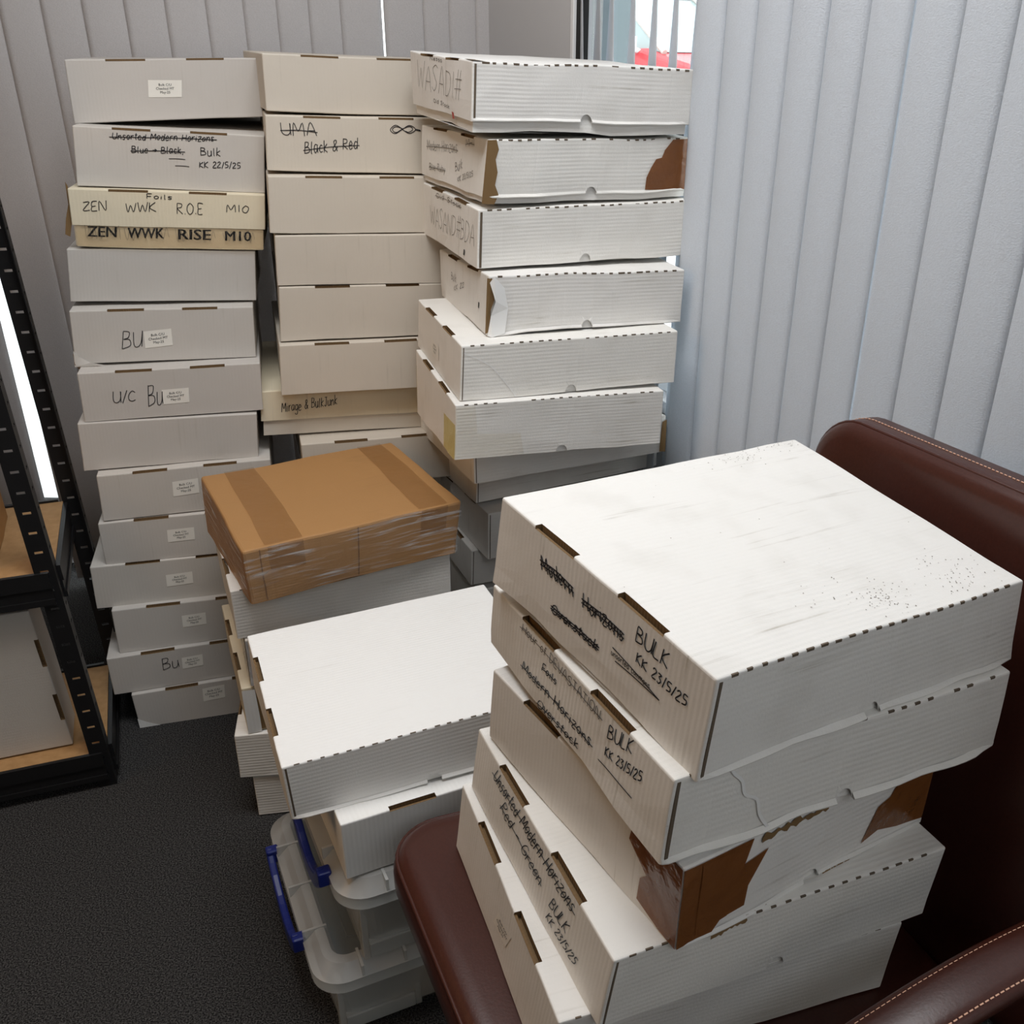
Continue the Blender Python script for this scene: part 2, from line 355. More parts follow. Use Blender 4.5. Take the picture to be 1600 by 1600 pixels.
CORNERS = {
 'L1': [(-0.9253,2.0017,1.1990), (-0.5967,2.0977,1.2094), (-0.7014,2.4737,1.2004), (-1.0316,2.3783,1.1987), (-0.9219,2.0034,1.3056), (-0.5880,2.0998,1.3129), (-0.7014,2.4737,1.3058), (-1.0316,2.3783,1.3041)],
 'L2': [(-0.9167,1.9439,1.0957), (-0.5903,2.0247,1.0785), (-0.6782,2.4064,1.0834), (-1.0067,2.3247,1.0925), (-0.9061,1.9487,1.1995), (-0.5797,2.0280,1.1816), (-0.6782,2.4064,1.1876), (-1.0067,2.3247,1.1966)],
 'L3': [(-0.9315,1.9161,0.9907), (-0.5956,2.0013,0.9740), (-0.6869,2.3820,0.9775), (-1.0238,2.2962,0.9884), (-0.9238,1.9198,1.0952), (-0.5848,2.0048,1.0788), (-0.6869,2.3820,1.0812), (-1.0238,2.2962,1.0922)],
 'L4': [(-0.9590,1.9108,0.8857), (-0.6265,1.9994,0.8762), (-0.7216,2.3787,0.8765), (-1.0533,2.2910,0.8848), (-0.9481,1.9163,0.9868), (-0.6172,2.0018,0.9736), (-0.7216,2.3787,0.9767), (-1.0533,2.2910,0.9850)],
 'L5': [(-0.9565,1.8726,0.7768), (-0.6290,1.9607,0.7715), (-0.7264,2.3394,0.7728), (-1.0539,2.2517,0.7772), (-0.9486,1.8766,0.8793), (-0.6228,1.9625,0.8733), (-0.7264,2.3394,0.8755), (-1.0539,2.2518,0.8799)],
 'L6': [(-0.9408,1.8295,0.6718), (-0.6163,1.9218,0.6723), (-0.7189,2.2986,0.6728), (-1.0448,2.2068,0.6739), (-0.9359,1.8317,0.7704), (-0.6108,1.9232,0.7708), (-0.7189,2.2986,0.7723), (-1.0448,2.2068,0.7734)],
 'L7': [(-0.9570,1.8193,0.5729), (-0.6351,1.9077,0.5754), (-0.7322,2.2859,0.5752), (-1.0576,2.1977,0.5751), (-0.9525,1.8224,0.6728), (-0.6262,1.9093,0.6696), (-0.7321,2.2859,0.6730), (-1.0576,2.1977,0.6728)],
 'L8': [(-0.9302,1.7986,0.4716), (-0.6058,1.8946,0.4762), (-0.7141,2.2695,0.4759), (-1.0384,2.1750,0.4740), (-0.9262,1.8006,0.5717), (-0.6062,1.8946,0.5768), (-0.7141,2.2695,0.5762), (-1.0384,2.1750,0.5742)],
 'L9': [(-0.9422,1.7891,0.3780), (-0.6103,1.8805,0.3794), (-0.7138,2.2572,0.3800), (-1.0443,2.1664,0.3782), (-0.9391,1.7903,0.4717), (-0.6103,1.8805,0.4760), (-0.7138,2.2572,0.4767), (-1.0443,2.1664,0.4749)],
 'L10': [(-0.9724,1.7734,0.2811), (-0.6402,1.8674,0.2837), (-0.7459,2.2436,0.2841), (-1.0758,2.1509,0.2816), (-0.9681,1.7759,0.3786), (-0.6402,1.8674,0.3795), (-0.7459,2.2436,0.3801), (-1.0757,2.1509,0.3788)],
 'L11': [(-0.9389,1.7612,0.1784), (-0.6092,1.8583,0.1846), (-0.7179,2.2337,0.1851), (-1.0470,2.1384,0.1813), (-0.9375,1.7644,0.2825), (-0.6092,1.8583,0.2850), (-0.7179,2.2337,0.2854), (-1.0471,2.1385,0.2816)],
 'L12': [(-0.9589,1.7399,0.0870), (-0.6318,1.8428,0.0932), (-0.7485,2.2159,0.0937), (-1.0755,2.1137,0.0884), (-0.9585,1.7398,0.1791), (-0.6318,1.8430,0.1843), (-0.7485,2.2160,0.1850), (-1.0756,2.1138,0.1812)],
 'L13': [(-0.9199,1.7411,-0.0071), (-0.5950,1.8441,0.0009), (-0.7121,2.2171,0.0016), (-1.0391,2.1146,-0.0044), (-0.9231,1.7404,0.0875), (-0.5950,1.8443,0.0945), (-0.7122,2.2172,0.0952), (-1.0392,2.1147,0.0892)],
 'C1': [(-0.5572,1.9834,1.2255), (-0.2362,2.1037,1.2157), (-0.3737,2.4703,1.2160), (-0.6965,2.3493,1.2242), (-0.5547,1.9840,1.3218), (-0.2362,2.1037,1.3133), (-0.3737,2.4703,1.3136), (-0.6970,2.3492,1.3219)],
 'C2': [(-0.5640,1.9631,1.1251), (-0.2321,2.0630,1.1140), (-0.3450,2.4370,1.1140), (-0.6731,2.3379,1.1223), (-0.5562,1.9649,1.2212), (-0.2321,2.0630,1.2141), (-0.3450,2.4370,1.2141), (-0.6731,2.3379,1.2224)],
 'C3': [(-0.5638,1.9362,1.0180), (-0.2318,2.0352,1.0090), (-0.3437,2.4096,1.0093), (-0.6720,2.3114,1.0170), (-0.5566,1.9381,1.1202), (-0.2318,2.0352,1.1124), (-0.3437,2.4095,1.1127), (-0.6720,2.3114,1.1205)],
 'C4': [(-0.5596,1.9327,0.9221), (-0.2286,2.0297,0.9117), (-0.3393,2.4044,0.9118), (-0.6679,2.3073,0.9190), (-0.5549,1.9330,1.0140), (-0.2286,2.0297,1.0086), (-0.3393,2.4044,1.0088), (-0.6679,2.3073,1.0159)],
 'C5': [(-0.5642,1.9257,0.8136), (-0.2318,2.0247,0.8073), (-0.3434,2.3991,0.8071), (-0.6718,2.3012,0.8132), (-0.5563,1.9282,0.9195), (-0.2318,2.0246,0.9120), (-0.3434,2.3991,0.9119), (-0.6718,2.3012,0.9180)],
 'C6': [(-0.5696,1.9044,0.7087), (-0.2384,2.0044,0.7040), (-0.3514,2.3785,0.7042), (-0.6794,2.2794,0.7089), (-0.5632,1.9064,0.8113), (-0.2384,2.0044,0.8063), (-0.3514,2.3785,0.8065), (-0.6794,2.2794,0.8113)],
 'C7': [(-0.6281,1.9280,0.6130), (-0.2951,2.0247,0.6058), (-0.4050,2.3996,0.6053), (-0.7338,2.3031,0.6097), (-0.6202,1.9292,0.7091), (-0.2950,2.0247,0.7052), (-0.4049,2.3996,0.7047), (-0.7337,2.3031,0.7091)],
 'C8': [(-0.5417,1.9028,0.5048), (-0.2147,2.0046,0.5023), (-0.3308,2.3778,0.5027), (-0.6580,2.2760,0.5056), (-0.5416,1.9027,0.6059), (-0.2147,2.0047,0.6037), (-0.3308,2.3778,0.6041), (-0.6581,2.2760,0.6070)],
 'R1': [(-0.2945,2.0223,1.2248), (-0.1582,1.7080,1.2192), (0.2077,1.8701,1.2073), (0.0692,2.1841,1.2120), (-0.2946,2.0223,1.3298), (-0.1506,1.7084,1.3186), (0.2119,1.8696,1.3095), (0.0692,2.1841,1.3158)],
 'R2': [(-0.2864,2.0246,1.1069), (-0.1409,1.7172,1.1088), (0.2166,1.8869,1.1018), (0.0681,2.1946,1.1033), (-0.2791,2.0255,1.2056), (-0.1276,1.7179,1.2057), (0.2166,1.8869,1.2021), (0.0682,2.1946,1.2037)],
 'R3': [(-0.2863,2.0327,1.0069), (-0.1550,1.7149,1.0045), (0.2160,1.8711,1.0032), (0.0825,2.1880,1.0022), (-0.2852,2.0325,1.1037), (-0.1484,1.7148,1.0989), (0.2192,1.8704,1.1006), (0.0825,2.1880,1.1011)],
 'R4': [(-0.2497,1.9860,0.8972), (-0.1373,1.6709,0.9011), (0.2092,1.7988,0.8995), (0.0956,2.1134,0.8955), (-0.2497,1.9848,0.9865), (-0.1312,1.6719,0.9998), (0.2093,1.7980,0.9922), (0.0956,2.1134,0.9920)],
 'R5': [(-0.2952,1.9385,0.8059), (-0.1780,1.6082,0.8029), (0.1977,1.7405,0.8007), (0.0807,2.0700,0.8001), (-0.2902,1.9394,0.8984), (-0.1728,1.6084,0.8988), (0.1979,1.7401,0.8968), (0.0807,2.0700,0.8974)],
 'R6': [(-0.2987,1.9043,0.6784), (-0.1884,1.5908,0.7035), (0.1776,1.7122,0.6934), (0.0680,2.0330,0.6871), (-0.2951,1.9118,0.8064), (-0.1846,1.5878,0.8040), (0.1768,1.7104,0.7967), (0.0680,2.0329,0.7962)],
 'R7': [(-0.3122,2.0251,0.5930), (-0.1686,1.7157,0.6046), (0.2048,1.8891,0.6097), (0.0550,2.1984,0.5971), (-0.3123,2.0251,0.6711), (-0.1682,1.7156,0.6825), (0.2040,1.8890,0.6875), (0.0549,2.1984,0.6752)],
 'R8': [(-0.3068,2.1159,0.4832), (-0.1769,1.8383,0.5098), (0.2041,2.0238,0.5242), (0.0580,2.3046,0.5067), (-0.3075,2.1167,0.5574), (-0.1751,1.8377,0.5882), (0.2034,2.0230,0.6020), (0.0580,2.3045,0.5784)],
 'R9': [(-0.3041,2.1160,0.3865), (-0.1528,1.8072,0.3961), (0.1985,1.9808,0.4039), (0.0462,2.2891,0.3935), (-0.3041,2.1160,0.4864), (-0.1508,1.8081,0.5008), (0.1985,1.9808,0.5073), (0.0462,2.2891,0.4968)],
 'R10': [(-0.3317,2.1676,0.2954), (-0.1955,1.8572,0.3068), (0.1639,2.0134,0.3082), (0.0256,2.3258,0.3006), (-0.3317,2.1676,0.3860), (-0.1915,1.8535,0.3925), (0.1639,2.0134,0.4014), (0.0256,2.3257,0.3927)],
 'F1': [(-0.0726,0.9166,0.8365), (0.1123,0.6283,0.8139), (0.4541,0.8384,0.8003), (0.2777,1.1277,0.8253), (-0.0619,0.9177,0.9357), (0.1210,0.6284,0.9150), (0.4469,0.8378,0.8911), (0.2790,1.1277,0.9251)],
 'F2': [(-0.0823,0.9414,0.7451), (0.0873,0.6251,0.7253), (0.4465,0.8147,0.7080), (0.2782,1.1286,0.7224), (-0.0740,0.9341,0.8244), (0.0950,0.6269,0.8162), (0.4467,0.8172,0.8009), (0.2782,1.1287,0.8152)],
 'F3': [(-0.0829,0.9110,0.6367), (0.1081,0.6259,0.6209), (0.3932,0.8166,0.6065), (0.2102,1.0997,0.6211), (-0.0738,0.9090,0.7317), (0.1079,0.6259,0.7196), (0.3938,0.8166,0.7055), (0.2103,1.0997,0.7198)],
 'F4': [(-0.1064,0.9314,0.5450), (0.0408,0.6116,0.5314), (0.3989,0.7773,0.5120), (0.2514,1.0965,0.5250), (-0.0947,0.9284,0.6350), (0.0525,0.6106,0.6247), (0.4072,0.7771,0.6064), (0.2515,1.0965,0.6190)],
 'F5': [(-0.1275,0.9370,0.4453), (-0.0089,0.6259,0.4320), (0.3672,0.7628,0.4091), (0.2147,1.0934,0.4228), (-0.1169,0.9359,0.5449), (0.0050,0.6148,0.5360), (0.3732,0.7618,0.5129), (0.2149,1.0934,0.5251)],
 'W1': [(-0.4935,1.3151,0.4188), (-0.3549,1.0029,0.4190), (0.0043,1.1605,0.4294), (-0.1332,1.4741,0.4308), (-0.4933,1.3151,0.5126), (-0.3580,1.0003,0.5111), (0.0043,1.1606,0.5233), (-0.1332,1.4742,0.5249)],
}
WRITING = [
 ('L2', 'Unsorted Modern Horizons', (0.1983, 0.8151), (0.7278, 0.8581), (0.2038, 0.9206), 's'),
 ('L2', 'Blue > Black,', (0.2954, 0.5979), (0.566, 0.6281), (0.2974, 0.7044), 's'),
 ('L2', 'Bulk', (0.6573, 0.6202), (0.7631, 0.6143), (0.6587, 0.7502), ''),
 ('L2', 'KK 22/5/25', (0.6481, 0.4118), (0.8687, 0.4318), (0.6492, 0.5103), ''),
 ('L2', '-', (0.4872, 0.53), (0.5748, 0.532), (0.4888, 0.6379), 'l'),
 ('L2', '-', (0.5192, 0.4154), (0.5937, 0.415), (0.5206, 0.5132), 'l'),
 ('L3', 'Foils', (0.3909, 0.8702), (0.5172, 0.8724), (0.3926, 0.9463), ''),
 ('L3', 'ZEN', (0.0625, 0.6313), (0.1836, 0.6537), (0.0674, 0.7829), ''),
 ('L3', 'WWK', (0.2789, 0.6301), (0.4315, 0.6555), (0.2831, 0.794), ''),
 ('L3', 'R.O.E', (0.5388, 0.6215), (0.6712, 0.6227), (0.5422, 0.8092), ''),
 ('L3', 'M10', (0.7956, 0.6789), (0.9137, 0.6788), (0.7968, 0.8015), ''),
 ('L3', 'ZEN', (0.0737, 0.1942), (0.2187, 0.1943), (0.0794, 0.3711), 'p'),
 ('L3', 'WWK', (0.2771, 0.1877), (0.4612, 0.1905), (0.2817, 0.3661), 'p'),
 ('L3', 'RISE', (0.5374, 0.1737), (0.7055, 0.1749), (0.5406, 0.3542), 'p'),
 ('L3', 'M10', (0.7837, 0.1693), (0.9209, 0.168), (0.7854, 0.3403), 'p'),
 ('L5', 'BU', (0.2613, 0.2612), (0.3701, 0.3096), (0.2738, 0.5663), ''),
 ('L6', 'U/C', (0.1697, 0.3778), (0.2877, 0.3742), (0.1779, 0.5983), ''),
 ('L6', 'Bu', (0.3567, 0.2369), (0.439, 0.269), (0.367, 0.6571), ''),
 ('L12', 'Bu', (0.3119, 0.4692), (0.4082, 0.4883), (0.3171, 0.7708), ''),
 ('C2', 'UMA', (0.0832, 0.6699), (0.2687, 0.6595), (0.0788, 0.8941), 's'),
 ('C2', 'Black & Red', (0.2009, 0.3361), (0.4868, 0.4458), (0.203, 0.5418), 's'),
 ('C2', '∞', (0.6616, 0.7074), (0.8115, 0.7168), (0.6636, 0.888), ''),
 ('C7', 'Mirage & BulkJunk', (0.1206, 0.521), (0.4506, 0.6194), (0.1229, 0.7196), ''),
 ('R1', 'WASADI#', (0.1246, 0.4431), (0.8417, 0.4181), (0.1434, 0.8543), 't'),
 ('R1', 'Nessa', (0.3551, 0.9178), (0.551, 0.9125), (0.3563, 0.9755), 't'),
 ('R1', 'Old Stock', (0.3979, 0.2735), (0.6566, 0.2388), (0.3989, 0.333), 't'),
 ('R2', 'Modern Horizons', (0.1097, 0.5893), (0.5748, 0.6619), (0.1042, 0.7678), 'st'),
 ('R2', 'Blue-Ruby', (0.143, 0.2474), (0.4103, 0.2721), (0.1388, 0.3715), 'st'),
 ('R2', 'Bulk', (0.5654, 0.3592), (0.6737, 0.45), (0.556, 0.5066), 't'),
 ('R2', 'KK 22/5/25', (0.6146, 0.2041), (0.8334, 0.3907), (0.6089, 0.2884), 't'),
 ('R2', 'MH1', (0.7024, 0.815), (0.8225, 0.8498), (0.6944, 0.9263), 'st'),
 ('R3', 'WASAND#BDA', (0.1605, 0.2666), (0.9549, 0.3617), (0.1705, 0.6488), 't'),
 ('R3', 'Old Stock', (0.2873, 0.839), (0.7209, 0.8695), (0.2888, 0.9337), 'st'),
 ('R4', 'Bulk', (0.2718, 0.5295), (0.3885, 0.5269), (0.2749, 0.6867), 't'),
 ('R4', 'KK 22', (0.3275, 0.3201), (0.5422, 0.5629), (0.3291, 0.4244), 't'),
 ('F1', 'Modern', (0.2577, 0.6132), (0.4189, 0.6269), (0.2416, 0.76), 'ss'),
 ('F1', 'Horizons', (0.4654, 0.6003), (0.6535, 0.6111), (0.4595, 0.7374), 'ss'),
 ('F1', 'Overstock', (0.3275, 0.275), (0.5511, 0.2954), (0.3316, 0.3759), 'ss'),
 ('F1', 'BULK', (0.7038, 0.7281), (0.8368, 0.7448), (0.7065, 0.8795), ''),
 ('F1', 'KK 23/5/25', (0.7175, 0.5374), (0.9221, 0.5689), (0.7186, 0.637), ''),
 ('F1', 'unsorted commons', (0.6136, 0.3942), (0.7833, 0.4155), (0.613, 0.4466), 't'),
 ('F1', '-', (0.6143, 0.4696), (0.8264, 0.4037), (0.6128, 0.5332), 'l'),
 ('F1', '-', (0.6334, 0.3625), (0.8264, 0.4037), (0.6319, 0.4265), 'l'),
 ('F2', 'Hour of DEVASTATION', (0.2067, 0.7935), (0.6651, 0.7874), (0.2086, 0.9269), 'st'),
 ('F2', 'Foils', (0.3474, 0.5505), (0.4319, 0.5819), (0.3495, 0.6617), 's'),
 ('F2', 'Modern Horizons', (0.233, 0.2601), (0.6417, 0.3404), (0.2348, 0.3982), 's'),
 ('F2', 'Overstock', (0.3518, 0.0024), (0.582, 0.0966), (0.357, 0.1386), 's'),
 ('F2', 'BULK', (0.7106, 0.686), (0.8269, 0.8106), (0.7123, 0.8637), ''),
 ('F2', 'KK 23/5/25', (0.7123, 0.4483), (0.8856, 0.6362), (0.7117, 0.5642), ''),
 ('F2', '-', (0.6872, 0.318), (0.8592, 0.3619), (0.6884, 0.4079), 'l'),
 ('F4', 'Unsorted Modern Horizons', (0.1673, 0.7002), (0.7627, 0.7282), (0.1958, 0.9153), 's'),
 ('F4', 'Red - Green', (0.2499, 0.4566), (0.5695, 0.3743), (0.2782, 0.6564), 's'),
 ('F4', 'BULK', (0.646, 0.3622), (0.759, 0.396), (0.6658, 0.5488), ''),
 ('F4', 'KK 23/5/25', (0.6413, 0.1523), (0.8305, 0.2201), (0.6572, 0.2873), ''),
]
STICKERS = {'L1': [(0.3952, 0.3863), (0.5675, 0.3729), (0.4015, 0.6635)], 'L5': [(0.3861, 0.258), (0.5381, 0.3015), (0.3846, 0.5787)], 'L6': [(0.4355, 0.2699), (0.5856, 0.2849), (0.4379, 0.5744)], 'L8': [(0.4106, 0.3947), (0.5594, 0.4197), (0.4161, 0.7158)], 'L9': [(0.3732, 0.3992), (0.5281, 0.41), (0.3771, 0.6921)], 'L10': [(0.416, 0.36), (0.5699, 0.3812), (0.419, 0.6425)], 'L11': [(0.39, 0.424), (0.5318, 0.4402), (0.394, 0.6986)], 'L12': [(0.4246, 0.4216), (0.549, 0.4388), (0.4293, 0.7254)], 'L13': [(0.4083, 0.4956), (0.5439, 0.5167), (0.4168, 0.8541)], 'R5': [(0.3512, 0.2421), (0.5363, 0.2438), (0.3479, 0.5241)], 'F5': [(0.4542, 0.2875), (0.5814, 0.3623), (0.4894, 0.5764)]}

# ---------------------------------------------------------------- the room
RD = Vector((0.4848, -0.8746, 0))          # along the right-hand window, towards the camera
RN = Vector((0.8746, 0.4848, 0))           # out through that window
BD = Vector((0.9703, 0.2419, 0))           # along the back window, to the right
BN = Vector((-0.2419, 0.9703, 0))          # out through the back window
CR = Vector((-0.2285, 2.655, 0))               # where the two blind lines meet
UP = Vector((0, 0, 1))


def slab(name, a, d, n, s0, s1, n0, n1, z0, z1, m, parent=None, bevel=0):
    mb = MB()
    P = [a + d * s + n * t + UP * z for z in (z0, z1) for s, t in ((s0, n0), (s1, n0), (s1, n1), (s0, n1))]
    mb.hexa(P); return mb.build(name, m, parent, bevel=bevel)


ST = lambda o: tag(o, kind='structure')
mb = MB(); mb.box((-3.2, -2.9, -0.06), (3.2, 2.95, 0.0)); ST(mb.build('floor', M['carpet']))
mb = MB(); mb.box((-3.2, -2.9, 2.5), (3.2, 2.95, 2.56)); ST(mb.build('ceiling', M['farwall']))
mb = MB(); mb.box((-2.5, -2.9, 0), (-2.4, 2.7, 2.5)); ST(mb.build('wall_left', M['farwall']))
mb = MB(); mb.box((-2.5, -2.9, 0), (3.2, -2.8, 2.5)); ST(mb.build('wall_front', M['farwall']))
WO = 0.13                                   # the glass stands this far outside the blind line
# right-hand wall: pillar by the corner, dwarf wall under the window, head above it
ST(slab('wall_corner', CR, RD, RN, -0.14, 0.415, 0.03, 0.06, 0, 2.5, M['wall']))
ST(slab('wall_jamb', CR, RD, RN, -0.14, 0.24, 0.06, WO + 0.10, 0, 2.5, M['wall']))
ST(slab('wall_right', CR, RD, RN, 0.415, 5.9, WO - 0.02, WO + 0.12, 0, 0.64, M['wall']))
ST(slab('wall_head', CR, RD, RN, 0.415, 5.9, WO - 0.02, WO + 0.12, 2.3, 2.5, M['wall']))
ST(slab('trim_1', CR, RD, RN, 0.415, 5.9, WO - 0.04, WO + 0.12, 0.64, 0.665, M['pvc']))
w = empty('window_1', CR + RD * 1.5 + RN * WO); ST(w)
slab('window_pane', CR, RD, RN, 0.25, 5.9, WO + 0.045, WO + 0.050, 0.70, 2.27, M['glass'], w)
slab('window_frame', CR, RD, RN, 0.415, 0.428, 0.028, 0.055, 0.665, 2.3, M['pvc'], w, 0.002)
slab('window_gasket', CR, RD, RN, 0.428, 0.444, 0.035, 0.055, 0.665, 2.3, M['tyre'], w)
slab('window_frame', CR, RD, RN, 0.318, 0.352, WO + 0.03, WO + 0.09, 0.70, 2.27, mat('blue_grey_frame', (0.38, 0.46, 0.50), 0.4), w, 0.006)
slab('window_frame', CR, RD, RN, 0.415, 5.9, WO + 0.0, WO + 0.09, 0.665, 0.70, M['pvc'], w, 0.004)
slab('window_frame', CR, RD, RN, 0.415, 5.9, WO + 0.0, WO + 0.09, 2.27, 2.30, M['pvc'], w, 0.004)
for s in (2.6, 4.4): slab('window_frame', CR, RD, RN, s, s + .06, WO + 0.0, WO + 0.09, 0.70, 2.27, M['pvc'], w, 0.004)
# back wall: full-height glazing behind the second blind
ST(slab('wall_back', CR, BD, BN, -2.6, -1.72, WO - 0.02, WO + 0.1, 0, 2.5, M['wall']))
ST(slab('wall_lintel', CR, BD, BN, -1.72, 0.12, WO - 0.02, WO + 0.1, 2.3, 2.5, M['wall']))
w = empty('window_2', CR - BD * 0.8 + BN * WO); ST(w)
slab('window_pane', CR, BD, BN, -1.70, 0.05, WO + 0.04, WO + 0.045, 0.05, 2.27, M['glass'], w)
for s in (-1.72, -0.86, -0.05): slab('window_frame', CR, BD, BN, s, s + .06, WO, WO + .08, 0, 2.3, M['pvc'], w, 0.004)
slab('window_frame', CR, BD, BN, -1.72, 0.05, WO, WO + .08, 0, 0.07, M['pvc'], w, 0.004)

# ---------------------------------------------------------------- the blinds (two vertical blinds, each vane a part)
def vane(parent, P, ang, m, width=0.089, z0=0.10, z1=2.34, sag=0.004, twist=0.0, ztw=1.2, lean=0.0):
    mb = MB(); n = 8; zs = [z0, 0.4, 0.7, 1.0, 1.15, 1.22, 1.28, 1.34, 1.40, 1.46, 1.6, 2.0, z1]
    rows = []
    for z in zs:
        a = ang + twist * max(0, min(1, (ztw + .30 - z) / .30))
        d = Vector((math.cos(a), math.sin(a), 0)); q = Vector((-d.y, d.x, 0))
        rows.append([P + d * (t - .5) * width + q * sag * (1 - (2 * t - 1) ** 2) + UP * z + RD * lean * (z - 1) for t in [i / n for i in range(n + 1)]])
    pts = [p for r in rows for p in r]; F = []
    for i in range(len(zs) - 1):
        for k in range(n):
            b = i * (n + 1) + k; F.append((b, b + 1, b + n + 2, b + n + 1))
    mb.add(pts, F)
    o = mb.build('vane', m, parent, smooth=True, recalc=False)
    md = o.modifiers.new('thickness', 'SOLIDIFY'); md.thickness = 0.0006; md.offset = 0
    return o


RA = math.atan2(RD.y, RD.x)
b1 = empty('vertical_blind', CR + RD * 1.2 + UP * 2.36, 0, 'pale grey vertical blind of wide fabric vanes at the right-hand window behind the leather chair', 'blind')
slab('headrail', CR, RD, RN, 0.40, 3.6, -0.02, 0.02, 2.36, 2.40, M['pvc'], b1)
O0 = Vector((0.246, 1.799, 0))
random.seed(4)
for k in range(0, 36):                     # closed part
    P = O0 + RD * 0.08 * k - RD * 0.0405
    a = RA + math.radians(-3.0) + random.uniform(-.012, .012)
    if k == 5: a += math.radians(-1.5); P = P - RD * .003
    vane(b1, P, a, M['blind'], sag=-0.011)
for az in (0.45, 1.35, 2.01, 3.10, 4.20, 5.26, 6.40):     # vanes standing edge-on, pushed out by the boxes below them
    v = Vector((math.sin(math.radians(az)), math.cos(math.radians(az)), 0))
    t = 1.132 / RN.dot(v)
    vane(b1, v * t, math.atan2(v.y, v.x) + .015, M['blind'], sag=0.002, twist=math.radians(13), ztw=1.22)
BA = math.atan2(BD.y, BD.x)
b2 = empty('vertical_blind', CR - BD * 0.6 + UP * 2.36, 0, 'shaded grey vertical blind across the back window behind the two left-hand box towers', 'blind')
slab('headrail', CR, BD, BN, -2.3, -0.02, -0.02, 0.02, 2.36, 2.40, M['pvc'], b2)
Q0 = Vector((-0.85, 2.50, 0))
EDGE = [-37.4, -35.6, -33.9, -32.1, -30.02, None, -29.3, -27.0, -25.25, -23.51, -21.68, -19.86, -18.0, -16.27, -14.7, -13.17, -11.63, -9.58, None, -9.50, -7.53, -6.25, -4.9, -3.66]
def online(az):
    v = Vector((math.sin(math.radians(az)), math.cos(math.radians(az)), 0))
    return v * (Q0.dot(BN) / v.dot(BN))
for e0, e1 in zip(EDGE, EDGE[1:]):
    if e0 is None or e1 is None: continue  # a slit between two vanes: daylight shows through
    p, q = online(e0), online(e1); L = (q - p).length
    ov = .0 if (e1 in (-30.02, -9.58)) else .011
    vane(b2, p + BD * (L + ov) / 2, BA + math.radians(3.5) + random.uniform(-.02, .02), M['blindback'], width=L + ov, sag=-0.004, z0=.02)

# ---------------------------------------------------------------- card boxes
EX = [((-1, -1), 0)]
FACES = {'front': lambda u, v, W, D, H: (u, 0, v), 'side': lambda u, v, W, D, H: (W, u, v), 'top': lambda u, v, W, D, H: (u, v, H),
         'left': lambda u, v, W, D, H: (0, D - u, v)}


class Shape:
    """a slightly battered cuboid: eight corners plus low-frequency denting"""
    def __init__(s, C, wear=0.0012, seed=0, r=0.0024):
        s.C = [Vector(c) for c in C]; s.wear = wear; s.r = r
        A, B, Cc, E = s.C[:4]
        s.W = (B - A).length; s.D = (E - A).length; s.H = sum((s.C[i + 4] - s.C[i]).length for i in range(4)) / 4
        s.off = Vector((seed * 3.17, seed * 1.31, seed * 7.7))
    def pt(s, x, y, z, rnd=True):
        W, D, H, r = s.W, s.D, s.H, s.r
        if rnd:
            q = Vector((min(max(x, r), W - r), min(max(y, r), D - r), min(z, H - r))); d = Vector((x, y, z)) - q
            if d.length > 1e-7:
                m = max(abs(d.x), abs(d.y), abs(d.z)); d = d * (m / d.length); x, y, z = q + d
        a, b, c = x / W, y / D, z / H
        C = s.C
        p = ((C[0] * (1 - a) + C[1] * a) * (1 - b) + (C[3] * (1 - a) + C[2] * a) * b) * (1 - c) + \
            ((C[4] * (1 - a) + C[5] * a) * (1 - b) + (C[7] * (1 - a) + C[6] * a) * b) * c
        if s.wear:
            nv = noise.noise_vector(Vector((x, y, z)) * 7.5 + s.off) + noise.noise_vector(Vector((x, y, z)) * 21 + s.off) * .4
            k = 1 + (0.9 if z < 0.012 else 0)
            p = p + nv * s.wear * k
        return p
    def on(s, face, u, v, off=0.0):
        f = FACES[face]; W, D, H = s.W, s.D, s.H
        p = s.pt(*f(u, v, W, D, H), False); e = .004
        n = (s.pt(*f(u + e, v, W, D, H), False) - s.pt(*f(u - e, v, W, D, H), False)).cross(s.pt(*f(u, v + e, W, D, H), False) - s.pt(*f(u, v - e, W, D, H), False)).normalized()
        return p + n * off


def breaks(L, step, extra=()):
    xs = [0, L] + list(extra); n = max(1, int(round(L / step)))
    xs += [L * i / n for i in range(1, n)]
    xs = sorted(xs); out = []
    ex = set(round(e, 6) for e in list(extra) + [0, L])
    for x in xs:
        if out and x - out[-1] < 0.004:
            if round(x, 6) in ex and round(out[-1], 6) not in ex: out[-1] = x; continue
            if round(x, 6) in ex: pass
            else: continue
        out.append(x)
    return out


